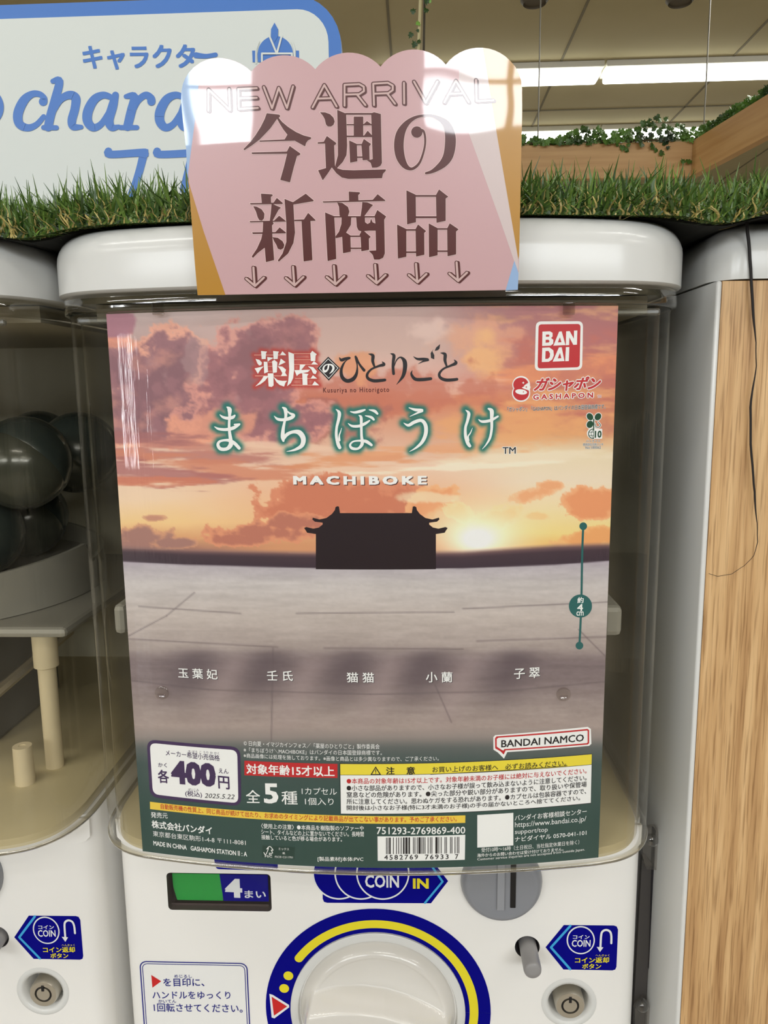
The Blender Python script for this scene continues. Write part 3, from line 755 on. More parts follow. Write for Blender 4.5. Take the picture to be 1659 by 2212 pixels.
# instruction label
pr = Print(bp, 0.0001)
a0_, a1_ = pl(301, 2076), pl(534.6, 2079); lab_b = pl(313, 2245)[1]
lab = (a0_[0], lab_b, a1_[0], (a0_[1]+a1_[1])/2)
def band(pr, key, rect, ins, wdt, rad, lay):
    o_ = rrect(rect[0]+ins, rect[1]+ins, rect[2]-ins, rect[3]-ins, rad, 6); i_ = rrect(rect[0]+ins+wdt, rect[1]+ins+wdt, rect[2]-ins-wdt, rect[3]-ins-wdt, max(rad-wdt, 0.0004), 6)
    n = len(o_)
    for k in range(n): pr._add(key, [i_[k], o_[k], o_[(k+1) % n], i_[(k+1) % n]], [(0, 1, 2, 3)], lay)
band(pr, 'l', lab, 0, 0.0008, 0.0045, 2); band(pr, 'l', lab, 0.0016, 0.0005, 0.0034, 2)
pr.poly('s', rrect(lab[0]-.0004, lab[1]-.0004, lab[2]+.0004, lab[3]+.0004, 0.0048, 6), 1, inuv=True)
pr.poly('r', [(327, 2105.5), (348.5, 2119), (329.5, 2133)], 2)
pr.text('l', 'を目印に、', 353.7, 2130, 442, 2130, 17.5, bold=0.012)
pr.text('l', 'めじるし', 377, 2111.5, 415, 2112, 7, bold=0.01)
pr.text('l', 'ハンドルをゆっくり', 330, 2157, 498.5, 2157.5, 16.5, bold=0.012)
pr.text('l', 'かいてん', 342.5, 2165.5, 381, 2165.5, 7, bold=0.01)
pr.text('l', '1回転させてください。', 333, 2184.5, 524.5, 2187, 18.5, bold=0.012)
pr.build(mach, {'*': 'instruction_label'}, {'l': navy_ln, 'r': p_red, 's': mat('label_white', (240, 240, 238), 0.4)})
# machine stand below the frame is one long plinth
# second machine to the left
SP = -0.332
left = dup(mach, (SP, 0, 0), 'white capsule machine at the left edge, its clear case without a poster')
st = thing('machine_stand', 'white plinth the two capsule machines stand on, below the frame', 'stand', (XC-0.15, 0.55, 0))
obj('plinth', nbox(XC-0.52, XC+0.16, 0.43, 0.70, -CZ, -0.66, bev=0.004), body_pl, st)

# ------------------------------------------------------------------ capsules inside the cases
cap_d = mat('capsule_dark', (56, 64, 62), 0.25, coat=0.2); cap_c = mat('capsule_grey', (72, 74, 66), 0.2, coat=0.2)
def make_capsule():
    t = thing('capsule', '', 'capsule', (0, 0, 0))
    for nm, s, m_ in (('upper_half', 1, cap_d), ('lower_half', -1, cap_c)):
        prof = [(0.0292, s*-0.001), (0.0300, s*0.001)]+[(0.030*math.cos(R(a)), s*0.031*math.sin(R(a))+s*0.0005) for a in range(8, 88, 10)]+[(0.001, s*0.0315)]
        bm = bmesh.new(); rings = []
        for r_, h_ in prof: rings.append([bm.verts.new((r_*math.cos(2*math.pi*k/24), r_*math.sin(2*math.pi*k/24), h_)) for k in range(24)])
        for a_, b_ in zip(rings[:-1], rings[1:]):
            for k in range(24): bm.faces.new((a_[k], a_[(k+1) % 24], b_[(k+1) % 24], b_[k]))
        bm.faces.new(rings[-1]); bmesh.ops.recalc_face_normals(bm, faces=bm.faces[:])
        obj(nm, bm, m_, t, smooth=60)
    return t
cap0 = make_capsule(); first = True
spots = [(0, 0.54, -0.0960)]+[(0.066*math.cos(R(60*k+30)), 0.54+0.066*math.sin(R(60*k+30)), -0.0960) for k in range(6)]
spots += [(0.106*math.cos(R(45*k+22)), 0.54+0.106*math.sin(R(45*k+22)), -0.0470) for k in range(8)]+[(0.036*math.cos(R(120*k+60)), 0.54+0.036*math.sin(R(120*k+60)), -0.0420) for k in range(3)]
for mi, (ox, gl) in enumerate(((XC, 'middle'), (XC+SP, 'left'))):
    for i, (dx, dy, z) in enumerate(spots):
        if first: c_ = cap0; first = False
        else: c_ = dup(cap0, (0, 0, 0))
        c_.location = (ox+dx, dy, z+CZ); c_.rotation_euler = (random.uniform(-.8, .8), random.uniform(-.8, .8), random.uniform(0, 6))
        c_['group'] = 'capsules inside the %s machine' % gl
        c_['label'] = 'dark grey toy capsule piled inside the clear case of the %s machine' % gl

# ================================================================== the poster
XP = (-0.1528+0.0972)/2; ps = Bow(0.3727, 0.77, XP)
PU0, PU1, PV0, PV1 = -0.1528, 0.0972, -0.2525, 0.0372
poster = thing('poster', 'curved sunset advertising poster behind the clear front of the middle capsule machine', 'poster', (XP, 0.375, CZ+PV0))
GX, GZ = 420, 480
us = np.linspace(PU0, PU1, GX); vs_ = np.linspace(PV1, PV0, GZ)
U, V = np.meshgrid(us, vs_); Y = ps.y0+ps.k*(U-XP)**2
PX, PY = project(np.stack([U.ravel(), Y.ravel(), V.ravel()], -1)); PX = PX.reshape(U.shape); PY = PY.reshape(U.shape)
def vnoise(x, y, seed):
    r = np.random.RandomState(seed); T = r.rand(64, 64)
    xi = np.floor(x).astype(int); yi = np.floor(y).astype(int); fx = x-xi; fy = y-yi
    fx = fx*fx*(3-2*fx); fy = fy*fy*(3-2*fy)
    g = lambda a, b: T[a % 64, b % 64]
    return (g(xi, yi)*(1-fx)+g(xi+1, yi)*fx)*(1-fy)+(g(xi, yi+1)*(1-fx)+g(xi+1, yi+1)*fx)*fy
def fbm(x, y, seed, o=5):
    s_ = 0; a = 0.5; n = 0
    for i in range(o):
        s_ = s_+a*vnoise(x*2**i+i*7.3, y*2**i+i*3.1, seed+i); n += a; a *= 0.55
    return s_/n
def sst(a, b, x): t_ = np.clip((x-a)/(b-a), 0, 1); return t_*t_*(3-2*t_)
def rampy(stops, y):
    ys = [s_[0] for s_ in stops]; C = np.array([s_[1] for s_ in stops], float)
    return np.stack([np.interp(y, ys, C[:, k]) for k in range(3)], -1)
wob = (fbm(PX/160, PY/60, 91)-0.5)*30
skyL = rampy([(670, (178, 160, 158)), (760, (176, 142, 138)), (850, (176, 120, 112)), (930, (206, 160, 142)), (1010, (222, 192, 170)), (1080, (228, 198, 168)), (1130, (230, 192, 136)), (1165, (204, 148, 104)), (1185, (150, 104, 92))], PY+wob)
skyR = rampy([(670, (160, 98, 100)), (740, (168, 98, 96)), (820, (192, 110, 88)), (880, (204, 126, 86)), (940, (208, 150, 104)), (975, (222, 204, 172)), (1040, (226, 208, 184)), (1100, (232, 208, 160)), (1150, (236, 202, 128)), (1180, (222, 172, 96)), (1195, (160, 110, 80))], PY+wob)
skyM = rampy([(670, (192, 160, 154)), (760, (206, 172, 162)), (835, (206, 158, 146)), (860, (196, 116, 86)), (950, (212, 164, 140)), (1010, (224, 190, 166)), (1060, (224, 176, 142)), (1130, (224, 178, 130)), (1185, (200, 140, 100))], PY+wob)
wL = sst(640, 330, PX+wob*2); wR = sst(900, 1180, PX+wob*3)
C = skyM*(1-wL[..., None]); C = C+skyL*wL[..., None]; C = C*(1-wR[..., None])+skyR*wR[..., None]
def blob(cx, cy, rx, ry, rot=0.0):
    c, s_ = math.cos(R(rot)), math.sin(R(rot)); x = PX-cx; y = PY-cy
    return 1-np.sqrt(((x*c+y*s_)/rx)**2+((-x*s_+y*c)/ry)**2)
nA = fbm(PX/34, PY/30, 11, 6)-0.5; nB = fbm(PX/14, PY/12, 31, 4)-0.5; nS = fbm(PX/90, PY/9, 51, 5)-0.5; nS2 = fbm(PX/60, PY/16, 61, 5)-0.5
nL = fbm(PX/60, PY/46, 131, 5)-0.5; nL2 = fbm(PX/52, PY/40, 151, 5)-0.5
def paint(mask, col, amt=1.0):
    global C
    m_ = np.clip(mask*amt, 0, 1)[..., None]; C = C*(1-m_)+np.array(col, float)*m_
# soft orange sweeps on the right
paint(sst(0.0, 0.35, nS2+0.05)*sst(980, 1080, PX)*sst(1000, 860, PY), (228, 170, 116), 0.55)
paint(sst(0.02, 0.30, -nS2)*sst(980, 1100, PX)*sst(700, 740, PY)*sst(980, 900, PY), (186, 100, 84), 0.7)
paint(sst(-0.1, 0.5, blob(1050, 735, 110, 60)+nA*1.4), (226, 160, 124), 0.6)
paint(sst(-0.1, 0.6, blob(1045, 770, 50, 60)+nA*1.2), (234, 180, 120), 0.7)
paint(sst(0, 0.6, blob(925, 710, 55, 35)+nA*1.4), (222, 190, 180), 0.8)
paint(sst(-.1, .4, blob(1230, 800, 200, 26, -8)+nS*1.2), (226, 142, 96), 0.7)
paint(sst(-.1, .5, blob(1290, 850, 120, 90)+nA*1.2), (172, 96, 90), 0.5)
paint(sst(-.2, .6, blob(1130, 905, 210, 60, -12)+nS2*1.6), (222, 158, 104), 0.7)
paint(sst(-.1, .4, blob(960, 845, 140, 20, -6)+nS*1.5), (226, 190, 176), 0.5)
paint(sst(-.1, .3, blob(860, 870, 120, 30)+nA*1.2), (204, 120, 84), 0.55)
# mid orange/pink layer under the titles
paint(sst(-.1, .35, blob(780, 850, 280, 62, -3)+nA*1.6), (184, 104, 84), 0.75)
paint(sst(-.1, .35, blob(650, 900, 190, 50, 6)+nA*1.6), (158, 92, 84), 0.75)
paint(sst(-.1, .3, blob(770, 790, 60, 42)+nA*1.6), (214, 146, 108), 0.85)
# big purple clouds, left and centre
rim = lambda m_, a, b: sst(a, a+0.10, m_)*(1-sst(b, b+0.22, m_))
for (lst, dark, edge) in (
    ([(375, 780, 100, 85, 20), (330, 850, 130, 95, 0), (410, 900, 190, 60, 0), (260, 800, 70, 90, 0), (300, 920, 140, 55, 0), (245, 880, 80, 100, 0)], (132, 88, 98), (224, 156, 132)),
    ([(560, 765, 110, 90, -10), (540, 850, 130, 90, 0), (640, 730, 62, 56, 0), (560, 905, 190, 55, 0), (480, 800, 55, 70, 0)], (142, 90, 98), (208, 142, 130))):
    m_ = np.max([blob(*b) for b in lst], 0)+nA*0.75+nB*0.25
    paint(sst(0.00, 0.14, m_), edge, 0.85)
    paint(sst(0.12, 0.42, m_+nB*0.3), dark, 0.92)
    paint(sst(0.5, 0.9, m_+nA), tuple(c*0.86 for c in dark), 0.55)
    paint(sst(0.05, 0.30, nL)*sst(0.2, 0.5, m_), edge, 0.42)
    paint(sst(0.12, 0.34, nL2)*sst(0.2, 0.5, m_), (196, 160, 156), 0.35)
paint(sst(0, .4, blob(455, 925, 110, 42, -8)+nA*1.5), (222, 150, 122), 0.75)
paint(sst(0, .4, blob(425, 770, 30, 60)+nA*1.4), (186, 160, 156), 0.35)
paint(sst(.05, .3, blob(250, 700, 50, 45)+nA*0.8), (150, 92, 110), 0.8)
paint(sst(0, .4, blob(255, 740, 60, 16)+nA*0.9), (216, 140, 112), 0.7)
# streaks on the left
for (x, y, rx, ry, rot, col) in ((400, 985, 300, 12, 3, (170, 104, 96)), (470, 1010, 260, 15, 7, (196, 120, 92)), (320, 1020, 220, 18, 6, (156, 92, 92)), (360, 960, 200, 9, 5, (184, 118, 104)),
                                 (300, 945, 150, 10, 3, (150, 92, 92)), (780, 990, 200, 12, -3, (212, 140, 98)), (330, 1038, 150, 8, 2, (196, 112, 84)), (900, 970, 180, 8, -2, (218, 156, 116)), (640, 965, 150, 6, 3, (226, 190, 166)), (1150, 990, 220, 10, -2, (228, 212, 186)), (1000, 1008, 260, 5, -3, (236, 222, 200))):
    paint(sst(0, .5, blob(x, y, rx, ry*1.6, rot)+nS*1.7), col, 0.8)
# lower cumulus
def cum(lst, col, hi, amt=0.95, nz=1.2):
    m_ = np.max([blob(*b) for b in lst], 0)+nA*nz+nB*0.5
    paint(sst(0.02, 0.12, m_), hi, amt); paint(sst(0.16, 0.5, m_), col, amt)
cum([(690, 1060, 120, 40, 0), (740, 1085, 190, 50, 0), (600, 1105, 70, 30, 0), (860, 1090, 90, 45, 0)], (192, 112, 84), (206, 128, 96))
cum([(560, 1150, 120, 22, 0), (620, 1130, 90, 24, 0), (520, 1165, 100, 18, 0)], (172, 104, 86), (210, 138, 104))
cum([(300, 1160, 80, 24, 0), (275, 1180, 90, 22, 0), (370, 1172, 70, 12, 0)], (146, 104, 98), (196, 140, 110), 0.85)
cum([(335, 1119, 26, 8, 0)], (176, 120, 104), (196, 140, 110), 0.7, 0.5)
cum([(930, 1085, 62, 34, -20), (960, 1070, 40, 22, -30)], (220, 146, 100), (230, 170, 120), 0.9)
cum([(1160, 1065, 60, 18, -14), (1190, 1050, 40, 14, 0)], (222, 154, 108), (232, 176, 130), 0.85)
cum([(1265, 1085, 62, 38, 0), (1310, 1080, 60, 36, 0), (1270, 1105, 60, 18, 0)], (218, 140, 94), (228, 160, 112), 0.9)
cum([(1080, 1115, 60, 26, -10), (1160, 1115, 40, 10, 0), (1060, 1135, 50, 16, 0)], (230, 184, 124), (238, 200, 146), 0.8)
cum([(1300, 1160, 90, 24, -8)], (220, 150, 92), (230, 170, 110), 0.8)
cum([(990, 1110, 40, 24, 20)], (232, 190, 134), (240, 208, 156), 0.7)
paint(sst(.1, .5, blob(920, 1075, 90, 16)+nA*1.2), (232, 214, 180), 0.7)
# sun glow
gl = np.exp(-(((PX-1035)/95)**2+((PY-1160)/55)**2)); paint(gl, (255, 246, 216), 1.0)
gl = np.exp(-(((PX-1030)/34)**2+((PY-1165)/22)**2)); paint(gl, (255, 255, 250), 1.0)
# horizon band, ground
hz0 = np.interp(PX, [230, 400, 700, 1000, 1200, 1340], [1182, 1190, 1196, 1194, 1180, 1176])
hz1 = np.interp(PX, [230, 400, 700, 1000, 1200, 1340], [1211, 1220, 1228, 1228, 1220, 1210])
band_ = rampy([(0, (120, 92, 92)), (0.3, (66, 50, 58)), (1, (58, 44, 54))], (PY-hz0)/(hz1-hz0))
mk = sst(-8, 4, PY-hz0)[..., None]; C = C*(1-mk)+band_*mk
grd = rampy([(1205, (164, 152, 166)), (1225, (176, 168, 174)), (1260, (190, 183, 182)), (1330, (186, 175, 170)), (1400, (162, 149, 145)), (1430, (122, 108, 110)), (1470, (126, 112, 113)), (1530, (152, 138, 134)), (1570, (158, 143, 138)), (1592, (140, 130, 126)), (1615, (90, 94, 93)), (1650, (60, 76, 74)), (1750, (42, 68, 64)), (1900, (38, 66, 60))], PY)
gnz = (fbm(PX/70, PY/9, 71, 5)-0.5)*26*sst(1600, 1540, PY)+(fbm(PX/9, PY/5, 77, 3)-0.5)*10*sst(1600, 1560, PY)
grd = grd+gnz[..., None]
mk = sst(-1.5, 1.5, PY-hz1)[..., None]; C = C*(1-mk)+grd*mk
# soft shade under the row, light lanes between
for (x, s_) in ((430, 1), (590, 1), (770, 1), (930, 1), (1120, 1)):
    xx = PX-(x-(PY-1400)*0.35)
    paint(np.exp(-(xx/52)**2)*sst(1392, 1418, PY)*sst(1560, 1450, PY), (80, 68, 74), 0.6)
for (x,) in ((520,), (690,), (860,), (1030,)):
    xx = PX-(x-(PY-1400)*0.45)
    paint(np.exp(-(xx/30)**2)*sst(1400, 1440, PY)*sst(1620, 1500, PY), (160, 142, 142), 0.45)
# paving joints in the print
def joint(p, q, wd=1.6, a=0.5):
    p = np.array(p, float); q = np.array(q, float); d = q-p; L = np.hypot(*d)
    t_ = np.clip(((PX-p[0])*d[0]+(PY-p[1])*d[1])/L**2, 0, 1)
    D = np.hypot(PX-p[0]-t_*d[0], PY-p[1]-t_*d[1]); paint(np.exp(-(D/wd)**2), (92, 80, 84), a)
for a_, b_ in (((270, 1378), (360, 1330)), ((360, 1330), (420, 1280)), ((272, 1380), (600, 1398)), ((282, 1470), (450, 1490)), ((450, 1490), (800, 1500)), ((800, 1500), (1080, 1494)), ((1080, 1494), (1312, 1472)), ((590, 1400), (586, 1600)),
               ((1030, 1385), (1330, 1375)), ((1250, 1360), (1330, 1440)), ((940, 1480), (975, 1560)), ((300, 1310), (520, 1325)), ((1000, 1315), (1325, 1300)), ((700, 1400), (1000, 1402)), ((640, 1325), (980, 1322))):
    joint(a_, b_)

# ---- hand-traced title glyphs (pixels are those of zoomed crops: origin x, origin y, scale)
T1 = (440, 860, 5.184); T2 = (700, 860, 3.95); T3 = (535, 740, 6.9125); T4 = (720, 740, 5.7207)
MACHI = [
 (T1, [(262, 100, 14), (290, 128, 48), (290, 200, 30), (285, 300, 28), (290, 380, 32), (302, 465, 42), (302, 525, 50), (258, 568, 38), (190, 568, 38), (160, 525, 34), (178, 487, 28), (230, 472, 26), (290, 475, 35), (345, 505, 38), (398, 560, 36)]),
 (T1, [(182, 185, 8), (215, 212, 26), (270, 225, 35), (325, 215, 36), (348, 194, 20)]),
 (T1, [(122, 320, 8), (170, 345, 28), (250, 352, 33), (330, 335, 38), (395, 298, 24)]), (T1, [(345, 296, 18), (402, 292, 20)]),
 (T1, [(885, 105, 16), (915, 130, 42), (920, 200, 32), (905, 270, 28), (890, 350, 36), (885, 430, 44), (893, 478, 26)]),
 (T1, [(893, 465, 25), (930, 410, 38), (1000, 378, 35), (1070, 385, 55), (1115, 450, 55), (1100, 530, 45), (1020, 578, 26), (930, 598, 5)]),
 (T1, [(790, 200, 6), (830, 235, 30), (900, 242, 34), (975, 222, 40), (1008, 192, 34), (965, 170, 22), (938, 148, 14)]),
 (T2, [(102, 95, 5), (130, 125, 28), (125, 180, 26), (108, 250, 22), (105, 320, 24), (120, 390, 30), (134, 422, 28)]),
 (T2, [(132, 360, 18), (130, 320, 12), (140, 290, 9), (151, 253, 3)]),
 (T2, [(225, 115, 7), (262, 122, 20), (310, 112, 24), (348, 100, 14)]), (T2, [(205, 215, 5), (240, 238, 20), (300, 238, 24), (350, 217, 24), (388, 192, 13)]),
 (T2, [(298, 148, 8), (316, 165, 24), (318, 240, 22), (320, 320, 22), (325, 390, 28), (290, 430, 20), (240, 428, 24), (222, 400, 18), (250, 370, 14), (310, 363, 18), (360, 370, 28), (405, 400, 22)]),
 (T2, [(352, 150, 7), (402, 163, 22), (424, 183, 18)]), (T2, [(385, 100, 7), (430, 110, 24), (455, 133, 18)]),
 (T2, [(725, 82, 7), (780, 100, 24), (838, 105, 24), (800, 125, 16), (733, 156, 4)]),
 (T2, [(680, 212, 5), (720, 232, 24), (770, 205, 28), (830, 190, 28), (865, 230, 32), (868, 300, 32), (840, 370, 28), (790, 420, 18), (728, 457, 3)]),
 (T2, [(1208, 102, 5), (1235, 130, 26), (1225, 190, 24), (1207, 250, 22), (1207, 320, 26), (1225, 380, 30), (1243, 408, 26)]), (T2, [(1232, 360, 16), (1230, 325, 12), (1248, 298, 10), (1267, 253, 3)]),
 (T2, [(1318, 182, 6), (1350, 200, 22), (1420, 190, 24), (1483, 156, 16)]), (T2, [(1402, 90, 14), (1430, 110, 34), (1430, 180, 26), (1430, 260, 22), (1415, 340, 20), (1382, 398, 12), (1348, 436, 3)]),
]
def glowpts(strokes):
    out = []
    for sc, pts in strokes:
        for a, b in zip(pts[:-1], pts[1:]):
            for t_ in np.linspace(0, 1, 5)[:-1]: out.append(((a[0]*(1-t_)+b[0]*t_)/sc[2]+sc[0], (a[1]*(1-t_)+b[1]*t_)/sc[2]+sc[1], (a[2]+b[2])/4/sc[2]))
    return np.array(out)
def dist_to(P_, region):
    x0, y0, x1, y1 = region; sel = (PX > x0) & (PX < x1) & (PY > y0) & (PY < y1)
    D = np.full(PX.shape, 99.0); xs_, ys_ = PX[sel], PY[sel]; best = np.full(xs_.shape, 99.0)
    for p in P_: best = np.minimum(best, np.hypot(xs_-p[0], ys_-p[1])-p[2])
    D[sel] = best; return D
D = dist_to(glowpts(MACHI), (430, 850, 1110, 1010))
paint(np.exp(-(np.clip(D-1.5, 0, 99)/7.5)**2), (16, 98, 88), 0.95)
YAKU_P = [
 [(485, 185), (520, 130), (575, 185), (560, 190)], [(200, 125), (290, 135), (275, 160), (270, 245), (210, 248)], [(380, 125), (468, 135), (455, 160), (448, 245), (388, 248)],
 [(240, 285), (295, 288), (305, 440), (248, 462)], [(365, 280), (400, 258), (445, 295), (436, 445), (378, 455)], [(293, 216), (388, 228), (330, 262), (300, 288)],
 [(118, 243), (175, 258), (215, 300), (205, 335), (172, 343), (145, 310)], [(105, 385), (240, 355), (190, 410), (153, 467)], [(495, 238), (568, 293), (460, 345), (480, 290)],
 [(448, 352), (520, 360), (575, 405), (560, 450), (590, 495), (498, 500), (518, 455), (490, 405)], [(300, 460), (385, 460), (388, 640), (360, 663), (314, 655)],
 [(240, 500), (312, 502), (260, 570), (195, 620), (112, 657), (170, 600), (215, 545)], [(385, 510), (450, 560), (520, 572), (590, 570), (565, 600), (545, 657), (480, 635), (430, 590)],
 [(608, 138), (692, 170), (695, 400), (680, 530), (645, 605), (590, 652), (608, 560), (622, 400)], [(935, 165), (965, 123), (1033, 175), (1015, 195), (1010, 275), (945, 277)], [(948, 327), (990, 277), (1052, 327)],
 [(780, 328), (866, 330), (800, 410), (775, 408)], [(698, 412), (935, 405), (900, 442), (785, 462), (760, 475), (735, 502)], [(898, 353), (980, 368), (1035, 430), (1015, 472), (980, 462), (950, 400)],
 [(815, 455), (910, 470), (890, 500), (893, 632), (822, 632)], [(940, 537), (975, 487), (1038, 537)], [(962, 637), (1000, 576), (1068, 637)]]
YAKU_L = [((95, 186), (575, 186), 10), ((305, 296), (370, 296), 8), ((305, 356), (370, 356), 8), ((305, 428), (370, 428), 8), ((110, 498), (590, 498), 11),
 ((690, 165), (940, 165), 10), ((695, 257), (945, 257), 9), ((695, 328), (1050, 326), 9), ((708, 536), (1035, 536), 10), ((653, 636), (1066, 636), 12)]
gp = [(T3, [(p[0], p[1], 4) for p in q+q[:1]]) for q in YAKU_P]+[(T3, [(a[0], a[1], 4), ((a[0]+b[0])/2, (a[1]+b[1])/2, 4), (b[0], b[1], 4)]) for a, b, w_ in YAKU_L]
D = dist_to(glowpts(gp), (535, 740, 710, 850))
paint(np.exp(-(np.clip(D-1, 0, 99)/5.5)**2), (168, 44, 36), 0.9)

lum_ = C.mean(-1, keepdims=True); C = C+(C-lum_)*0.06; C = 255-(255-C)*np.where(PY < hz0, 0.94, 1.0)[..., None]
lin = np.clip(s2l(np.clip(C, 0, 255)).reshape(-1, 3)*1.14, 0, 0.92)
verts = np.stack([U.ravel(), Y.ravel(), V.ravel()+CZ], -1)
idx = np.arange(GX*GZ).reshape(GZ, GX)
faces = np.stack([idx[:-1, :-1].ravel(), idx[1:, :-1].ravel(), idx[1:, 1:].ravel(), idx[:-1, 1:].ravel()], -1)
me = bpy.data.meshes.new('printed_sheet')
me.vertices.add(len(verts)); me.vertices.foreach_set('co', verts.ravel())
me.loops.add(faces.size); me.loops.foreach_set('vertex_index', faces.ravel())
me.polygons.add(len(faces)); me.polygons.foreach_set('loop_start', np.arange(0, faces.size, 4)); me.polygons.foreach_set('use_smooth', np.ones(len(faces), bool))
me.update(calc_edges=True)
ca = me.color_attributes.new('print', 'FLOAT_COLOR', 'POINT')
ca.data.foreach_set('color', np.concatenate([lin, np.ones((len(lin), 1))], 1).astype(np.float32).ravel())
pm = bpy.data.materials.new('poster_print'); pm.use_nodes = True; b = pm.node_tree.nodes['Principled BSDF']; b.inputs['Roughness'].default_value = 0.42
at_ = pm.node_tree.nodes.new('ShaderNodeAttribute'); at_.attribute_name = 'print'; pm.node_tree.links.new(at_.outputs['Color'], b.inputs['Base Color'])
obj('printed_sheet', me, pm, poster)
bm = bmesh.new(); prev = None      # paper back and thickness
for u in np.linspace(PU0, PU1, 30):
    y = ps.y(u)+0.0004; c_ = (bm.verts.new((u, y, PV0+CZ)), bm.verts.new((u, y, PV1+CZ)))
    if prev: bm.faces.new((prev[0], prev[1], c_[1], c_[0]))
    prev = c_
obj('paper_back', bm, mat('paper_back', (220, 218, 212), 0.7), poster)

pw = mat('poster_white', (246, 246, 245), 0.4); pk = mat('poster_black', (24, 18, 24), 0.4); prd = mat('poster_red', (196, 34, 40), 0.4)
gate = mat('poster_gate', (34, 18, 24), 0.42); teal = mat('poster_teal', (40, 100, 98), 0.4); purp = mat('poster_purple', (62, 38, 84), 0.4)
pyel = mat('poster_yellow', (240, 220, 62), 0.4); gold_y = mat('poster_gold', (242, 206, 72), 0.4); dgreen = mat('poster_leaf', (18, 72, 44), 0.4); pink_l = mat('poster_pink', (236, 168, 150), 0.4)
maroon = mat('poster_maroon', (92, 24, 24), 0.4)
def newp(): return Print(ps, 0.00004)
LAB = {}
# gate silhouette
G6 = (640, 1070, 4.608)
pr = newp()
gl_ = [(195, 735), (195, 385), (108, 372), (95, 350), (78, 325), (100, 315), (170, 332), (225, 320), (262, 290), (262, 272), (185, 262), (160, 240), (165, 222), (230, 240), (300, 225), (355, 185), (385, 145), (390, 118), (408, 108), (425, 112), (435, 176)]
gate_pts = gl_+[(1585-x, y) for x, y in reversed(gl_)]
pr.poly('g', gate_pts, 1, sc=G6)
pr.build(poster, {'*': 'gate_silhouette'}, {'g': gate})
# titles
pr = newp()
for sc, pts in MACHI: pr.ribbon('w', pts, lay=2, sc=sc)
pr.build(poster, {'*': 'large_title'}, {'w': pw}, {'large_title': 'white brush lettering with a teal glow'})
pr = newp()
for q in YAKU_P: pr.poly('w', q, 3, sc=T3)
for a_, b_, w_ in YAKU_L: pr.ribbon('p' if w_ < 20 else 'w', [a_, b_], w_, lay=2, sc=T3, smooth=False, caps=False)
pr.poly('k', [(1038, 385), (1203, 210), (1380, 380), (1212, 568)], 2, sc=T3)
pr.ribbon('w', [(1068, 385), (1203, 243), (1348, 380), (1212, 535)], 8, lay=3, sc=T3, closed=True, smooth=False)
pr.ribbon('w', [(1210, 332, 24), (1195, 400, 25), (1152, 432, 34), (1130, 395, 28), (1150, 348, 20), (1200, 325, 14), (1258, 338, 28), (1282, 380, 34), (1260, 430, 26), (1220, 465, 4)], lay=3, sc=T3)
HI = [[(75, 185, 8), (100, 215, 38), (150, 200, 35), (205, 190, 24), (160, 222, 12), (120, 275, 26), (97, 350, 36), (112, 430, 44), (170, 473, 46), (245, 450, 48), (288, 380, 34), (296, 290, 16), (284, 220, 22), (276, 175, 28)],
 [(285, 190, 30), (305, 235, 26), (335, 285, 28), (380, 342, 36)],
 [(435, 140, 6), (488, 160, 40), (487, 230, 36), (510, 300, 22)], [(603, 235, 6), (625, 270, 40), (560, 290, 28), (470, 330, 24), (420, 390, 32), (430, 443, 36), (500, 472, 40), (590, 468, 38), (638, 462, 34)],
 [(708, 136, 8), (748, 158, 38), (742, 230, 36), (738, 300, 34), (745, 385, 34)], [(748, 310, 6), (780, 220, 14), (830, 182, 20), (880, 230, 50), (885, 320, 50), (858, 420, 38), (780, 520, 3)],
 [(990, 172, 5), (1040, 203, 28), (1120, 205, 36), (1172, 213, 30), (1110, 232, 18), (1047, 265, 3)], [(975, 345, 5), (965, 390, 28), (1010, 450, 40), (1100, 457, 42), (1205, 446, 36)],
 [(1325, 128, 6), (1380, 145, 40), (1380, 220, 36), (1400, 290, 22)], [(1495, 212, 6), (1515, 252, 40), (1450, 285, 28), (1360, 325, 24), (1310, 385, 32), (1325, 435, 36), (1390, 462, 40), (1480, 460, 38), (1528, 453, 34)]]
for h_ in HI: pr.ribbon('k', h_, lay=2, sc=T4)
pr.poly('k', [(1240, 78), (1225, 110), (1248, 155), (1247, 207), (1207, 190), (1203, 130)], 2, sc=T4); pr.poly('k', [(1320, 18), (1312, 75), (1290, 95), (1252, 103), (1270, 62)], 2, sc=T4)
pr.text('m', 'Kusuriya no Hitorigoto', 698.5, 851.5, 840.6, 850, 14, bold=0.008, lay=2, space=1.25)
pr.build(poster, {'*': 'series_title'}, {'w': pw, 'p': pink_l, 'k': pk, 'm': maroon})
pr = newp()
pr.text('d', 'MACHIBOKE', 633.5, 1047, 922, 1047, 19.5, bold=0.05, space=1.42, lay=2, dx=1.8, dy=1.6)
pr.text('w', 'MACHIBOKE', 633.5, 1047, 922, 1047, 19.5, bold=0.05, space=1.42, lay=3)
pr.text('k', 'TM', 1085.5, 980.5, 1114, 980, 14.5, bold=0.01, lay=3, outline=0.06, okey='w')
pr.build(poster, {'*': 'latin_title'}, {'w': pw, 'd': mat('title_shade', (78, 34, 34), 0.4), 'k': pk})
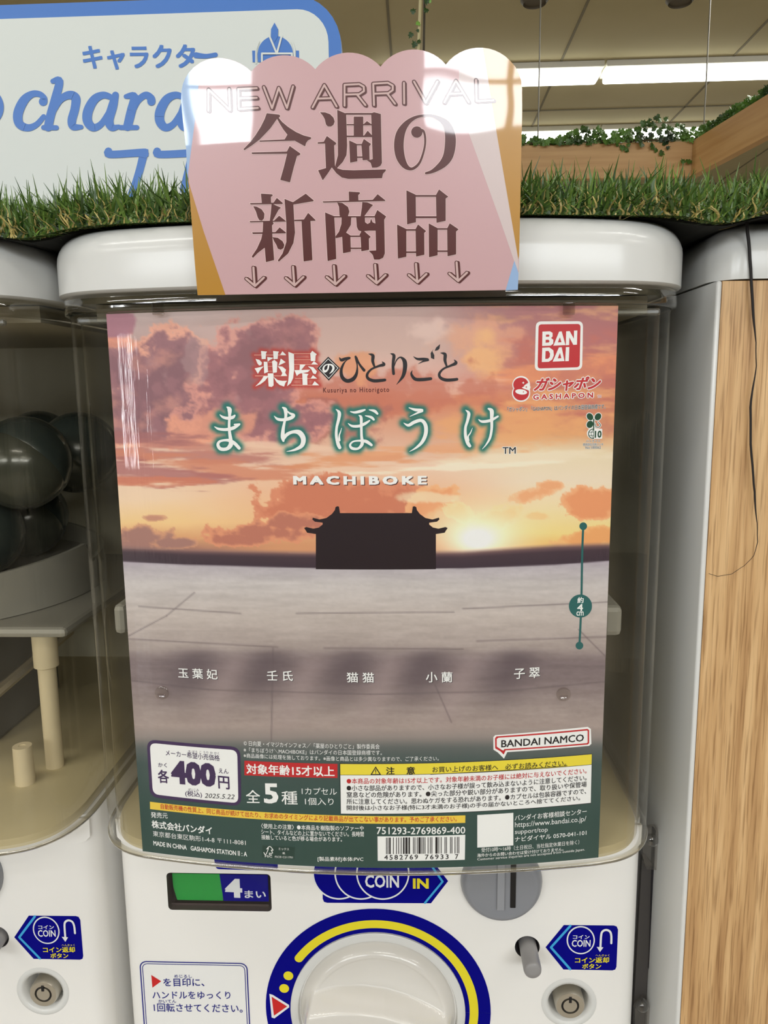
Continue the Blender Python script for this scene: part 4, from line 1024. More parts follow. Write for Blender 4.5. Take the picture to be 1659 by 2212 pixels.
# name captions
pr = newp()
for tx, x0, y0, x1, y1, h in (('玉 葉 妃', 385.5, 1464, 470.5, 1468, 22), ('壬 氏', 577, 1470, 633, 1471, 22), ('猫 猫', 749, 1474, 808, 1474.5, 22), ('小 蘭', 920, 1474, 977, 1474, 23), ('子 翠', 1110, 1467, 1166, 1464, 23)):
    pr.text('d', tx, x0, y0, x1, y1, h, bold=0.03, lay=1, dx=1.2, dy=1.2); pr.text('w', tx, x0, y0, x1, y1, h, bold=0.012, lay=3)
pr.build(poster, {'*': 'name_caption'}, {'w': pw, 'd': mat('caption_shade', (70, 60, 66), 0.4)})
# size scale
pr = newp()
pr.ribbon('t', [(1259.8, 1136.6), (1257.5, 1200), (1255.5, 1309), (1251.6, 1394.5)], 4.6, lay=2); pr.disc('t', 1259.8, 1136.6, 8.3, 2); pr.disc('t', 1251.6, 1394.5, 8.3, 2); pr.disc('t', 1253.8, 1309, 25, 2, 40)
pr.text('w', '約', 1247, 1303, 1260.5, 1302.5, 13, bold=0.02); pr.text('w', '4', 1246.5, 1320, 1259, 1320, 15.5, bold=0.02); pr.text('w', 'cm', 1245, 1330, 1260.5, 1330, 9.5, bold=0.01)
pr.build(poster, {'*': 'size_scale'}, {'t': teal, 'w': pw})
# maker logo
S5 = (1080, 680, 6.381); pr = newp()
pr.poly('w', quad_rr([(495, 92), (1145, 88), (1132, 758), (478, 774)], 75), 2, sc=S5); pr.poly('r', quad_rr([(532, 132), (1110, 126), (1098, 722), (518, 740)], 45), 3, sc=S5)
pr.poly('w', [(585, 232), (690, 228), (724, 250), (724, 300), (703, 320), (735, 345), (733, 398), (700, 425), (581, 430)], 4, holes=[[(633, 275), (672, 272), (684, 288), (672, 303), (632, 304)], [(630, 345), (668, 343), (682, 362), (672, 382), (628, 385)]], sc=S5)
pr.poly('w', [(815, 232), (850, 229), (902, 418), (735, 426)], 4, holes=[[(824, 310), (848, 378), (797, 381)]], sc=S5)
pr.poly('w', [(912, 228), (960, 225), (1018, 330), (1020, 218), (1066, 217), (1060, 412), (1010, 415), (956, 312), (952, 418), (906, 420)], 4, sc=S5)
pr.poly('w', [(582, 455), (680, 450), (735, 490), (742, 560), (718, 618), (672, 648), (576, 652)], 4, holes=[[(628, 500), (668, 498), (690, 535), (686, 580), (662, 606), (624, 608)]], sc=S5)
pr.poly('w', [(812, 450), (850, 448), (888, 638), (725, 646)], 4, holes=[[(826, 525), (845, 598), (795, 601)]], sc=S5)
pr.poly('w', [(908, 447), (955, 445), (948, 638), (898, 640)], 4, sc=S5)
pr.build(poster, {'*': 'maker_logo'}, {'w': pw, 'r': prd})
# capsule toy logo
pr = newp()
pr.disc('w', 292, 965, 122, 2, 40, sc=S5); pr.disc('w', 290, 1080, 126, 2, 40, ry=120, sc=S5); pr.disc('w', 385, 1000, 36, 2, 20, sc=S5)
lid = [(390, 935)]+[(288+105*math.cos(R(a)), 962-97*math.sin(R(a))) for a in range(20, 215, 10)]+[(215, 1030), (280, 1010)]
pr.poly('r', lid, 4, sc=S5)
pr.disc('r', 290, 1075, 110, 4, 40, ry=105, sc=S5); pr.poly('w', [(300, 1005), (400, 945), (415, 1050), (330, 1020)], 5, sc=S5); pr.disc('w', 292, 1063, 82, 6, 32, ry=36, sc=S5, rot=0.12)
for (x, y, s_, k_) in ((320, 938, 18, 'w'), (362, 995, 14, 'r'), (322, 1063, 11, 'r')): pr.poly(k_, [(x, y-s_), (x+s_*.35, y-s_*.35), (x+s_, y), (x+s_*.35, y+s_*.35), (x, y+s_), (x-s_*.35, y+s_*.35), (x-s_, y), (x-s_*.35, y-s_*.35)], 7, sc=S5)
def s5(x, y): return S5[0]+x/S5[2], S5[1]+y/S5[2]
x0, y0 = s5(462, 1062); x1, y1 = s5(1390, 1040)
pr.text('r', 'ガシャポン', x0, y0, x1, y1, 31, bold=0.035, lay=4, shear=0.35, outline=0.06, okey='w', space=0.95)
x0, y0 = s5(455, 1172); x1, y1 = s5(1282, 1142)
pr.text('r', 'G A S H A P O N', x0, y0, x1, y1, 11.5, bold=0.03, lay=4, outline=0.11, okey='w')
x0, y0 = s5(1342, 1142); x1, y1 = s5(1392, 1140); pr.text('r', 'TM', x0, y0, x1, y1, 5, bold=0.01, lay=4, outline=0.12, okey='w')
x0, y0 = s5(102, 1338); x1, y1 = s5(1452, 1296)
pr.text('k', '「ガシャポン」「GASHAPON」はバンダイの日本国登録商標です。', x0, y0, x1, y1, 10.5, bold=0.006, lay=4, outline=0.04, okey='w')
pr.build(poster, {'*': 'toy_logo'}, {'w': pw, 'r': prd, 'k': pk})
# plant mark
pr = newp()
for grow, key, ly in ((9, 'w', 2), (0, 'g', 3)):
    pr.disc(key, 1240, 1405, 42+grow, ly, 20, ry=52+grow, sc=S5, rot=-0.6); pr.disc(key, 1350, 1405, 42+grow, ly, 20, ry=52+grow, sc=S5, rot=0.6); pr.disc(key, 1240, 1510, 44+grow, ly, 20, ry=52+grow, sc=S5, rot=0.5)
    pr.ribbon(key, [(1292, 1440), (1290, 1590)], 16+2*grow, lay=ly, sc=S5, smooth=False)
    pr.ribbon(key, [(1355, 1480), (1385, 1520), (1360, 1550), (1320, 1540), (1310, 1500)], 9+2*grow, lay=ly, sc=S5)
pr.disc('w', 1285, 1635, 88, 2, 30, ry=80, sc=S5); pr.poly('w', quad_rr([(1290, 1570), (1410, 1570), (1408, 1710), (1290, 1710)], 15), 2, sc=S5)
pr.ribbon('g', [(1288+68*math.cos(R(a)), 1640+66*math.sin(R(a))) for a in range(90, 271, 15)], 11, lay=3, sc=S5)
pr.ribbon('g', [(1292, 1575), (1290, 1705)], 8, lay=3, sc=S5, smooth=False); pr.ribbon('g', [(1222, 1620), (1292, 1618)], 7, lay=3, sc=S5, smooth=False); pr.ribbon('g', [(1228, 1665), (1292, 1663)], 7, lay=3, sc=S5, smooth=False); pr.ribbon('g', [(1285, 1580), (1255, 1640), (1285, 1700)], 6, lay=3, sc=S5)
x0, y0 = s5(1305, 1697); x1, y1 = s5(1398, 1694); pr.text('g', '10', x0, y0, x1, y1, 15.5, bold=0.03, lay=4)
for tx, a_, b_, yb_, h in (('バイオマス', 1185, 1378, 1758, 5.5), ('使用部位:印刷インキ', 1142, 1422, 1808, 6), ('No.180062', 1178, 1390, 1848, 5.5)):
    x0, y0 = s5(a_, yb_); x1, y1 = s5(b_, yb_-4); pr.text('k', tx, x0, y0, x1, y1, h, bold=0.0, lay=4, outline=0.07, okey='w')
pr.build(poster, {'*': 'plant_mark'}, {'w': pw, 'g': dgreen, 'k': pk})
# speech bubble logo
B2 = (780, 1540, 2.676); pr = newp()
ob = [(775, 128), (1310, 80), (1328, 92), (1331, 178), (1318, 190), (845, 226), (826, 264), (790, 228), (765, 212), (764, 140)]
rb2 = [(783, 135), (1308, 92), (1318, 98), (1318, 175), (1310, 182), (836, 216), (824, 240), (806, 222), (775, 204), (774, 146)]
ib = [(793, 143), (1306, 101), (1309, 104), (1309, 170), (1304, 174), (828, 208), (822, 217), (808, 210), (784, 194), (784, 150)]
pr.poly('w', ob, 2, sc=B2); pr.poly('r', rb2, 3, sc=B2); pr.poly('w', ib, 4, sc=B2)
pr.text('k', 'BANDAI NAMCO', 1082.5, 1614.5, 1261, 1601, 16, bold=0.018, lay=5)
pr.build(poster, {'*': 'bubble_logo'}, {'w': pw, 'r': prd, 'k': pk})
# warning panel
pr = newp()
def q4(key, a, b, c, d, lay=2):
    """a TL, b TR, c BR, d BL: filled so that edges follow the surface"""
    A_, B_, C_, D_ = [ps.uv(*p) for p in (a, b, c, d)]; n = 16; top = [(A_[0]+(B_[0]-A_[0])*k/n, A_[1]+(B_[1]-A_[1])*k/n) for k in range(n+1)]; bot = [(D_[0]+(C_[0]-D_[0])*k/n, D_[1]+(C_[1]-D_[1])*k/n) for k in range(n+1)]
    pr.poly(key, top+bot[::-1], lay, inuv=True)
q4('k', (733.5, 1648.6), (1279.3, 1627.8), (1276.8, 1735.2), (735.5, 1758.6), 2)
q4('w', (735, 1650), (1278.3, 1629), (1276, 1734), (736.5, 1757.3), 3)
q4('y', (735, 1650), (1278.3, 1629), (1277.6, 1651), (735.3, 1673.5), 4)
q4('k', (735.3, 1673.2), (1277.6, 1650.7), (1277.6, 1651.6), (735.3, 1674.1), 5)
pr.poly('k', [(811.5, 1655), (823.5, 1673.6), (800, 1673.8)], 5); pr.poly('y', [(811.5, 1659), (819.6, 1671.6), (803.8, 1671.8)], 6)
pr.ribbon('k', [(811.6, 1662), (811.6, 1667.5)], 1.8, lay=7, smooth=False); pr.disc('k', 811.6, 1670, 1.0, 7, 8)
pr.text('k', '注', 834, 1673, 852.5, 1672.6, 16.5, bold=0.025, lay=6); pr.text('k', '意', 878, 1672.6, 896.5, 1672, 16.5, bold=0.025, lay=6)
pr.text('k', 'お買い上げのお客様へ　必ずお読みください。', 934, 1668.5, 1223, 1654, 13, bold=0.008, lay=6)
pr.ribbon('k', [(930, 1672.3), (1080, 1664.5), (1225, 1653.8)], 1.2, lay=6)
for key, tx, x0, y0, x1, y1, h in (
    ('r', '●本商品の対象年齢は15才以上です。対象年齢未満のお子様には絶対に与えないでください。', 749, 1693, 1267, 1670.5, 12.5),
    ('k', '●小さな部品がありますので、小さなお子様が誤って飲み込まないように注意してください。', 749, 1708, 1267, 1685.5, 12.5),
    ('k', '窒息などの危険があります。●尖った部分や鋭い部分がありますので、取り扱いや保管場', 749, 1722.5, 1267, 1699.5, 12.5),
    ('k', '所に注意してください。思わぬケガをする恐れがあります。●カプセルは包装容器ですので、', 749, 1737, 1266, 1714.5, 12.5),
    ('k', '開封後は小さなお子様(特に3才未満のお子様)の手の届かないところへ捨ててください。', 749, 1751.5, 1253, 1730, 12.5)):
    pr.text(key, tx, x0, y0, x1, y1, h, bold=0.010, lay=5)
pr.build(poster, {'*': 'warning_panel'}, {'w': pw, 'k': pk, 'y': pyel, 'r': prd})
# price panel
pr = newp()
pr.poly('p', quad_rr([(317, 1597), (519, 1614), (521.5, 1742), (324, 1722)], 20), 2); pr.poly('w', quad_rr([(323.5, 1604.5), (512.5, 1620.5), (515, 1735), (330.5, 1715.5)], 14), 3)
for tx, x0, y0, x1, y1, h, bo in (('メーカー希望小売価格', 358.4, 1632, 475, 1644, 13, .008), ('き ぼう こ うり か かく', 407, 1626, 474, 1630, 6, .0), ('かく', 342, 1656.5, 361, 1657.5, 9.5, .012), ('各', 342, 1691, 366, 1692, 29, .022),
                              ('400', 371, 1693, 467.5, 1701, 52, .05), ('えん', 473, 1669.5, 494, 1671.5, 10.5, .012), ('円', 472, 1703, 496.6, 1705.5, 28, .022), ('(税込)', 400.7, 1721, 437, 1724, 14, .01), ('ぜいこみ', 407, 1708, 429.7, 1709.5, 6, 0)):
    pr.text('p', tx, x0, y0, x1, y1, h, bold=bo, lay=5)
pr.text('k', '2025.5.22', 442, 1723, 507, 1726, 10, bold=-0.006, lay=5, shear=0.25)
pr.build(poster, {'*': 'price_panel'}, {'p': purp, 'w': pw, 'k': pk})
# age box, piece count
pr = newp()
q4('r', (528, 1643), (729, 1650), (729, 1680.5), (528, 1674.5), 2)
pr.text('w', '対象年齢15才以上', 532.7, 1671.5, 723, 1677.5, 22.5, bold=0.022, lay=4)
pr.text('w', '全', 532, 1734, 562.5, 1734.5, 28, bold=0.006); pr.text('w', '5', 570.7, 1735.5, 602, 1736, 44, bold=0.03); pr.text('w', '種', 608.7, 1737.5, 643, 1738, 29, bold=0.006)
pr.text('w', '1カプセル', 652, 1715.5, 728, 1717, 15, bold=0.004); pr.text('w', '1個入り', 659, 1738.5, 721, 1739.5, 16, bold=0.004)
for tx, x0, y0, x1, y1, h, bo in (('© 日向夏・イマジカインフォス／「薬屋のひとりごと」製作委員会', 526.6, 1610.5, 820, 1618, 11, .003), ('※「まちぼうけ＼MACHIBOKE」はバンダイの日本国登録商標です。', 526.6, 1624.5, 825, 1631, 10.5, .003),
                              ('※商品画像には処理を施しております。※画像と商品とは多少異なりますので、ご了承ください。', 526.6, 1636.5, 948, 1643, 10, .003),
                              ('発売元', 326.6, 1766, 362.7, 1768, 12.5, .008), ('株式会社バンダイ', 328.4, 1788, 458.6, 1803, 17, .022), ('東京都台東区駒形1-4-8 〒111-8081', 331, 1806, 531, 1826, 12, .0),
                              ('MADE IN CHINA   GASHAPON STATION Ⅱ : A', 332, 1825.7, 534, 1850, 10.5, .02),
                              ('〈使用上の注意〉●本商品を樹脂製のソファーや', 564.6, 1789, 786, 1794.5, 11, .008), ('シート、タイルなどの上に置かないでください。長時間', 564.6, 1801.5, 786, 1807, 11, .008), ('接触していると色が移る場合があります。', 565, 1813, 739, 1818, 10.5, .008),
                              ('[製品素材]本体:PVC', 686.4, 1861, 785, 1861.5, 11, .008), ('751293-2769869-400', 813.6, 1801.6, 1005, 1800.5, 15.5, .01),
                              ('バンダイお客様相談センター', 1111.8, 1773, 1267, 1758, 12.5, .006), ('https://www.bandai.co.jp/', 1112, 1790.5, 1266, 1777, 15, .004), ('support/top', 1112, 1804.5, 1183, 1799, 13, .004), ('ナビダイヤル 0570-041-101', 1112, 1818.5, 1266.5, 1803.5, 11.5, .006),
                              ('受付10時～16時（土日祝日、当社指定休業日を除く）', 1039.7, 1841, 1251, 1823.5, 10, .004), ('海外からのお問い合わせは受け付けておりません。', 1031, 1851.5, 1217, 1837.5, 8, .008), ('Customer service inquiries are not accepted from outside Japan.', 1031, 1860, 1263, 1838.5, 7, .0)):
    pr.text('w', tx, x0, y0, x1, y1, h, bold=bo, lay=4)
pr.build(poster, {'*': 'small_print'}, {'w': pw, 'r': prd})
# yellow strip
pr = newp()
q4('y', (324, 1731.7), (1005.3, 1761), (1005, 1777.3), (324.3, 1747.5), 2)
pr.text('r', '自動販売機の性質上、同じ商品が続けて出たり、お求めのタイミングにより記載商品が出てこない事があります。予めご了承ください。', 347.5, 1747, 986.7, 1774.5, 11.5, bold=0.008, lay=4)
pr.build(poster, {'*': 'yellow_notice'}, {'y': gold_y, 'r': prd})
# forest mark
pr = newp()
q4('g', (567, 1826), (637, 1829.5), (636, 1856), (566, 1852), 2)
pr.ribbon('w', [(570, 1841), (574, 1846), (580, 1832), (576, 1834), (583, 1828), (590, 1836), (586, 1836), (589, 1842), (583, 1843)], 1.5, lay=4)
pr.ribbon('w', [(582, 1842), (582, 1846), (587, 1846)], 1.3, lay=4, smooth=False)
pr.text('w', 'FSC', 572.5, 1851.5, 588, 1852, 4.5, bold=0.01, lay=4); pr.text('w', 'ミックス', 602, 1836, 624.5, 1837, 5.5, bold=0.004, lay=4); pr.text('w', '紙', 610.5, 1845, 616, 1845.3, 5, lay=4); pr.text('w', 'FSC® C211701', 594, 1852.5, 632.5, 1854, 4.5, bold=0.004, lay=4)
pr.build(poster, {'*': 'forest_mark'}, {'g': mat('forest_green', (24, 58, 50), 0.4), 'w': pw})
# bar code label, blank label where the square code was
pr = newp()
q4('w', (815.5, 1806.4), (1005, 1803), (1004, 1857), (816, 1859.3), 2)
LC = ['0001101', '0011001', '0010011', '0111101', '0100011', '0110001', '0101111', '0111011', '0110111', '0001011']
num = '4582769769337'; par = {'4': 'LGLLGG'}['4']
bits = '101'
for d_, p_ in zip(num[1:7], par):
    c_ = LC[int(d_)]
    if p_ == 'G': c_ = ''.join('1' if q == '0' else '0' for q in c_)[::-1]
    bits += c_
bits += '01010'
for d_ in num[7:]: bits += ''.join('1' if q == '0' else '0' for q in LC[int(d_)])
bits += '101'
bx0, bx1 = 834.0, 992.0; i = 0
while i < len(bits):
    if bits[i] == '1':
        j = i
        while j < len(bits) and bits[j] == '1': j += 1
        xa = bx0+(bx1-bx0)*i/len(bits); xb = bx0+(bx1-bx0)*j/len(bits)
        pr.poly('k', [(xa, 1809-(xa-834)*.010), (xb, 1809-(xa-834)*.010), (xb, 1844.6-(xa-834)*.010), (xa, 1844.6-(xa-834)*.010)], 4); i = j
    else: i += 1
for tx, a_, b_ in (('4582769', 830, 903), ('76933', 918, 969), ('7', 983, 990)): pr.text('k', tx, a_, 1857-(a_-830)*.01, b_, 1856.7-(b_-830)*.01, 10.5, bold=0.012, lay=4, space=1.3)
pr.build(poster, {'*': 'barcode_label'}, {'w': pw, 'k': pk})
pr = newp()
q4('w', (1031, 1760.5), (1108.9, 1755.6), (1108.9, 1825.9), (1031, 1830.7), 2)
pr.build(poster, {'*': 'blank_label'}, {'w': pw}, {'blank_label': 'blank white square label'})

# clips that hold the poster: small clear hooks on the case
def clip(px, py, w_, h_):
    u, v = ps.uv(px, py); y = ps.y(u)-0.0030
    return nbox(u-w_/2, u+w_/2, y-0.0012, y+0.0008, v-h_/2, v+h_/2, bev=0.0007)
for (px_, py_) in ((346, 668), (1226, 668)):
    obj('poster_clip', clip(px_, py_, 0.0058, 0.0062), clip_m, mach)
for (px_, py_) in ((352, 1494), (1216, 1497)):
    u, v = ps.uv(px_, py_); y = ps.y(u)-0.0016
    obj('case_stud', lathe(bmesh.new(), [(0.0038, 0.0), (0.0037, 0.0004), (0.0030, 0.0006), (0.0022, 0.0004), (0.0018, 0.0001), (0.0003, 0.0001)], (u, y, v), '-y', 24), clip_m, mach, smooth=60)
# white drum seen past the poster edges
for (px_, py_, ww) in ((1322, 1335, 0.008), (273, 1332, 0.004)):
    u, v = Plane(0.412).uv(px_, py_)
    obj('side_bracket', nbox(u-ww/2-0.003, u+ww/2, 0.405, 0.440, v-0.0085, v+0.0085, bev=0.003), inner_w, mach)

# ================================================================== the pink sign
sg = Plane(0.3605, -0.045, 0.043)
sign = thing('arrival_sign', 'pink scalloped new-arrival card with brown lettering standing on the cap of the middle machine', 'sign', (XC, 0.361, CZ+0.043))
def arc3(a, b, c, n=14):
    (x1, y1), (x2, y2), (x3, y3) = a, b, c
    d = 2*(x1*(y2-y3)+x2*(y3-y1)+x3*(y1-y2)); ux = ((x1*x1+y1*y1)*(y2-y3)+(x2*x2+y2*y2)*(y3-y1)+(x3*x3+y3*y3)*(y1-y2))/d
    uy = ((x1*x1+y1*y1)*(x3-x2)+(x2*x2+y2*y2)*(x1-x3)+(x3*x3+y3*y3)*(x2-x1))/d; r = math.hypot(x1-ux, y1-uy)
    a0 = math.atan2(y1-uy, x1-ux); a1 = math.atan2(y3-uy, x3-ux)
    while a1 < a0: a1 += 2*math.pi
    return [(ux+r*math.cos(a0+(a1-a0)*k/n), uy+r*math.sin(a0+(a1-a0)*k/n)) for k in range(n+1)]
O = [(427, 637.5), (421, 570), (415, 490), (408, 400), (402, 320), (395, 260), (391, 215)]
O += arc3((392, 196), (418, 146), (472, 125), 8)+arc3((472, 125), (512, 134), (542.8, 154.5), 8)[1:]
O += arc3((542.8, 154.5), (618.7, 119.4), (681, 149.5))[1:]+arc3((681, 149.5), (762, 114), (822, 144))[1:]+arc3((822, 144), (899, 107), (963, 139.5))[1:]
O += arc3((963, 139.5), (1036.6, 103), (1101.7, 131), 12)[1:]+[(1113, 144), (1121, 160), (1126, 174), (1127.7, 192), (1128, 240), (1126, 330), (1124, 440), (1121, 560), (1118.5, 626)]
card_p = mat('card_pink', (204, 164, 167), 0.30, coat=1.0); card_l = mat('card_pale', (212, 194, 192), 0.30, coat=1.0)
card_g = mat('card_gold', (184, 132, 36), 0.30, coat=1.0); card_b = mat('card_blue', (150, 180, 220), 0.30, coat=1.0)
for m_ in (card_p, card_l, card_g, card_b): noise_bump(m_, (14, 14, 26), 0.35, 0.0016, coat=True, detail=1)
br_m = mat('card_brown', (82, 20, 12), 0.32, coat=1.0); wl_m = mat('card_line', (236, 208, 204), 0.32, coat=1.0); lt_m = mat('card_letter', (206, 174, 170), 0.32, coat=1.0)
for m_ in (br_m, wl_m, lt_m): noise_bump(m_, (14, 14, 26), 0.35, 0.0016, coat=True, detail=1)
pr = Print(sg, 0.00003)
def sg_clip(poly_pts):
    """clip a polygon to the card outline by the half planes that matter is not needed: shapes share its edge points"""
    return poly_pts
pr.poly('p', O, 1)
iL = O.index((408, 400))
pr.poly('b', [(391, 215)]+arc3((392, 196), (418, 146), (472, 125), 8)[:5]+[(431, 165), (420, 270), (405, 385), (402, 320), (395, 260)], 2)
pr.poly('g', [(405, 385), (440, 500), (487, 637), (427, 637.5), (421, 570), (415, 490), (408, 400)], 2)
pr.poly('l', arc3((963, 139.5), (1036.6, 103), (1101.7, 131), 12)[3:8]+[(1075, 300), (1119.5, 560), (1119.6, 586), (1112, 568), (1080, 475), (990, 225)], 2)
gt = arc3((963, 139.5), (1036.6, 103), (1101.7, 131), 12)[7:]
pr.poly('g2', gt+[(1113, 144), (1121, 160), (1126, 174), (1127.7, 192), (1128, 240), (1126, 330), (1124, 440), (1121.3, 552), (1119.5, 560), (1075, 300)], 3)
pr.poly('b2', [(1111, 563), (1120, 590), (1118.5, 626), (1092, 627.5)], 3)
names = {'p': 'card', 'b': 'blue_stripe', 'g': 'gold_stripe', 'g2': 'gold_band', 'b2': 'blue_corner', 'l': 'pale_stripe', 'k': 'lettering', 'o': 'letter_outline', 't': 'outline_lettering'}
S1 = (500, 230, 4.74); S2 = (820, 230, 8.295); S3 = (510, 400, 4.879); S4 = (820, 400, 5.184)
def bar(x0, y0, x1, y1): return [(x0, y0), (x1, y0), (x1, y1), (x0, y1)]
K = [
 (S1, [(362, 70), (490, 85), (502, 100), (485, 118), (520, 160), (580, 210), (660, 262), (740, 298), (818, 318), (815, 332), (785, 348), (765, 375), (755, 410), (648, 352), (290, 362), (285, 350), (545, 338), (573, 290), (530, 235), (490, 170), (468, 128), (400, 225), (290, 340), (210, 400), (133, 450), (123, 438), (190, 370), (250, 290), (300, 210), (340, 130)]),
 (S1, [(205, 472), (568, 462), (597, 405), (700, 478), (708, 488), (698, 500), (672, 508), (640, 620), (600, 778), (500, 752), (540, 610), (570, 485), (212, 488)]),
 (S1, [(905, 60), (960, 62), (1010, 80), (1045, 115), (1058, 155), (1045, 190), (1020, 207), (985, 205), (968, 185), (955, 130), (935, 95)]),
 (S1, [(882, 368), (945, 362), (977, 303), (1068, 370), (1075, 385), (1052, 400), (1060, 605), (1085, 634), (1140, 650), (1250, 654), (1582, 645), (1580, 660), (1552, 690), (1542, 735), (1200, 743), (1130, 728), (1075, 685), (1028, 625), (985, 690), (935, 758), (887, 655), (968, 632), (958, 380), (884, 382)]),
 (S1, [(1083, 35), (1175, 75), (1185, 400), (1178, 500), (1140, 570), (1082, 632), (1064, 606), (1090, 500), (1088, 300)]),
 (S1, bar(1165, 68, 1500, 86)), (S1, [(1430, 72), (1460, 60), (1530, 78), (1541, 580), (1525, 610), (1490, 626), (1440, 628), (1425, 578), (1385, 552), (1420, 548), (1446, 540)]),
 (S1, bar(1252, 105, 1350, 310)), (S1, bar(1180, 181, 1445, 195)), (S1, [(1345, 190), (1388, 150), (1442, 190)]), (S1, bar(1180, 299, 1445, 315)), (S1, [(1355, 302), (1395, 248), (1442, 300)]),
 (S1, [(1205, 348), (1285, 385), (1290, 562), (1215, 577)]), (S1, bar(1280, 385, 1340, 399)), (S1, [(1330, 395), (1355, 333), (1430, 385), (1412, 410), (1415, 548), (1343, 552)]), (S1, bar(1286, 512, 1345, 528)),
 (S3, [(262, 90), (380, 97), (390, 108), (368, 125), (370, 190), (272, 190)]), (S3, [(145, 190), (395, 185), (430, 135), (495, 190), (488, 200), (155, 205)]),
 (S3, [(180, 222), (220, 228), (270, 255), (300, 300), (295, 350), (275, 375), (245, 370), (228, 340), (210, 280)]), (S3, [(375, 190), (400, 205), (475, 238), (450, 258), (385, 378), (355, 378), (365, 300)]),
 (S3, [(140, 380), (400, 375), (455, 322), (525, 378), (525, 385), (150, 393)]), (S3, [(285, 385), (385, 385), (398, 405), (380, 425), (385, 560), (402, 790), (315, 812), (302, 660), (230, 715), (178, 768), (165, 752), (220, 670), (265, 570), (280, 500)]),
 (S3, [(168, 498), (415, 495), (460, 445), (525, 498), (525, 508), (178, 515)]), (S3, [(385, 548), (440, 555), (490, 590), (510, 630), (500, 665), (470, 682), (440, 670), (425, 630), (400, 590)]),
 (S3, [(510, 145), (600, 180), (735, 90), (820, 162), (815, 170), (605, 205), (615, 400), (622, 500), (605, 610), (550, 720), (450, 808), (440, 795), (490, 720), (530, 600), (530, 400)]),
 (S3, [(615, 365), (715, 362), (760, 292), (838, 368), (838, 375), (785, 378), (805, 790), (712, 805), (690, 380), (615, 380)]),
 (S3, [(1187, 68), (1300, 75), (1310, 85), (1288, 105), (1290, 165), (1190, 165)]), (S3, [(910, 172), (1440, 155), (1492, 95), (1575, 162), (1570, 168), (920, 185)]),
 (S3, [(1065, 182), (1120, 188), (1180, 230), (1195, 280), (1180, 325), (1215, 340), (1210, 420), (1160, 500), (1205, 530), (1210, 702), (1127, 718), (1118, 545), (1050, 560), (1048, 540), (1085, 490), (1110, 410), (1112, 340), (1090, 320), (1085, 230)]),
 (S3, [(938, 287), (1035, 328), (1045, 500), (1057, 778), (965, 800), (950, 540)]), (S3, bar(1030, 327, 1465, 342)), (S3, [(1330, 178), (1385, 182), (1445, 210), (1420, 235), (1352, 328), (1312, 328), (1325, 240)]),
 (S3, [(1265, 335), (1358, 335), (1360, 390), (1385, 410), (1412, 395), (1422, 352), (1440, 392), (1480, 410), (1480, 480), (1400, 480), (1350, 485), (1420, 545), (1400, 565), (1402, 682), (1320, 698), (1312, 540), (1300, 525), (1320, 488), (1290, 478), (1272, 440)]),
 (S3, [(1460, 325), (1488, 262), (1582, 330), (1562, 365), (1568, 720), (1550, 765), (1510, 785), (1455, 785), (1440, 735), (1398, 692), (1475, 688), (1468, 400)]), (S3, bar(1200, 531, 1315, 546)), (S3, bar(1205, 658, 1320, 673)),
 (S4, [(300, 58), (405, 108), (408, 415), (308, 440)]), (S4, bar(400, 111, 640, 131)), (S4, bar(404, 349, 640, 370)), (S4, [(630, 112), (665, 48), (770, 130), (740, 150), (740, 400), (637, 422)]),
 (S4, [(195, 440), (300, 492), (300, 802), (205, 822)]), (S4, bar(298, 493, 408, 511)), (S4, bar(298, 742, 410, 760)), (S4, [(402, 492), (430, 440), (522, 515), (500, 535), (502, 780), (408, 800)]),
 (S4, [(550, 428), (650, 482), (650, 785), (553, 808)]), (S4, bar(648, 482, 762, 499)), (S4, bar(648, 731, 762, 748)), (S4, [(756, 485), (785, 427), (885, 495), (857, 520), (857, 775), (760, 797)])]
KN = ['now_character']*2+['week_character']*14+['new_character']*10+['trade_character']*10+['goods_character']*12
for (sc, q), kn in zip(K, KN):
    pr.ribbon('o|'+kn, q, 10, lay=4, sc=sc, closed=True, smooth=False); pr.poly('k|'+kn, q, 6, sc=sc)
NO = [(745, 430, 60), (790, 450, 40), (815, 560, 38), (812, 700, 36), (775, 860, 38), (720, 1000, 42), (640, 1090, 50), (550, 1120, 56), (450, 1055, 110), (372, 900, 160), (345, 700, 172), (372, 500, 160), (450, 350, 115), (560, 245, 75), (700, 180, 48), (880, 163, 42), (1000, 188, 60), (1150, 275, 115), (1235, 400, 160), (1270, 600, 195), (1240, 850, 185), (1160, 1000, 150), (1040, 1105, 100), (930, 1170, 60), (830, 1198, 40)]
pr.ribbon('o|particle_character', [(x, y, w_+18) for x, y, w_ in NO], lay=4, sc=S2); pr.ribbon('k|particle_character', NO, lay=6, sc=S2); pr.disc('o|particle_character', 668, 460, 110, 4, 30, sc=S2); pr.disc('k|particle_character', 668, 460, 102, 6, 30, sc=S2)
AN = ['first', 'second', 'third', 'fourth', 'fifth', 'sixth']
for tx_, ty_ in ((552, 621), (637.5, 619.5), (725.8, 617.5), (814.8, 615), (903, 613), (990.7, 610)):
    sh_ = [[(tx_-4.5, ty_-43), (tx_-2, ty_-8)], [(tx_-20, ty_-19), (tx_-1, ty_-3), (tx_+18, ty_-21)]]
    for dx_, dy_, w_, key, ly in ((1.2, .2, 11, 'o', 4), (2.6, .8, 9.0, 'k', 5.0), (0, 0, 8.5, 'k', 5.0), (0, 0, 4.6, 't', 7)):
        for s_ in sh_: pr.ribbon(key+'|arrow#'+AN[int((tx_-500)//87) % 6], [(a+dx_, b+dy_) for a, b in s_], w_, lay=ly, smooth=False)
S5s = (380, 90, 4.1475)
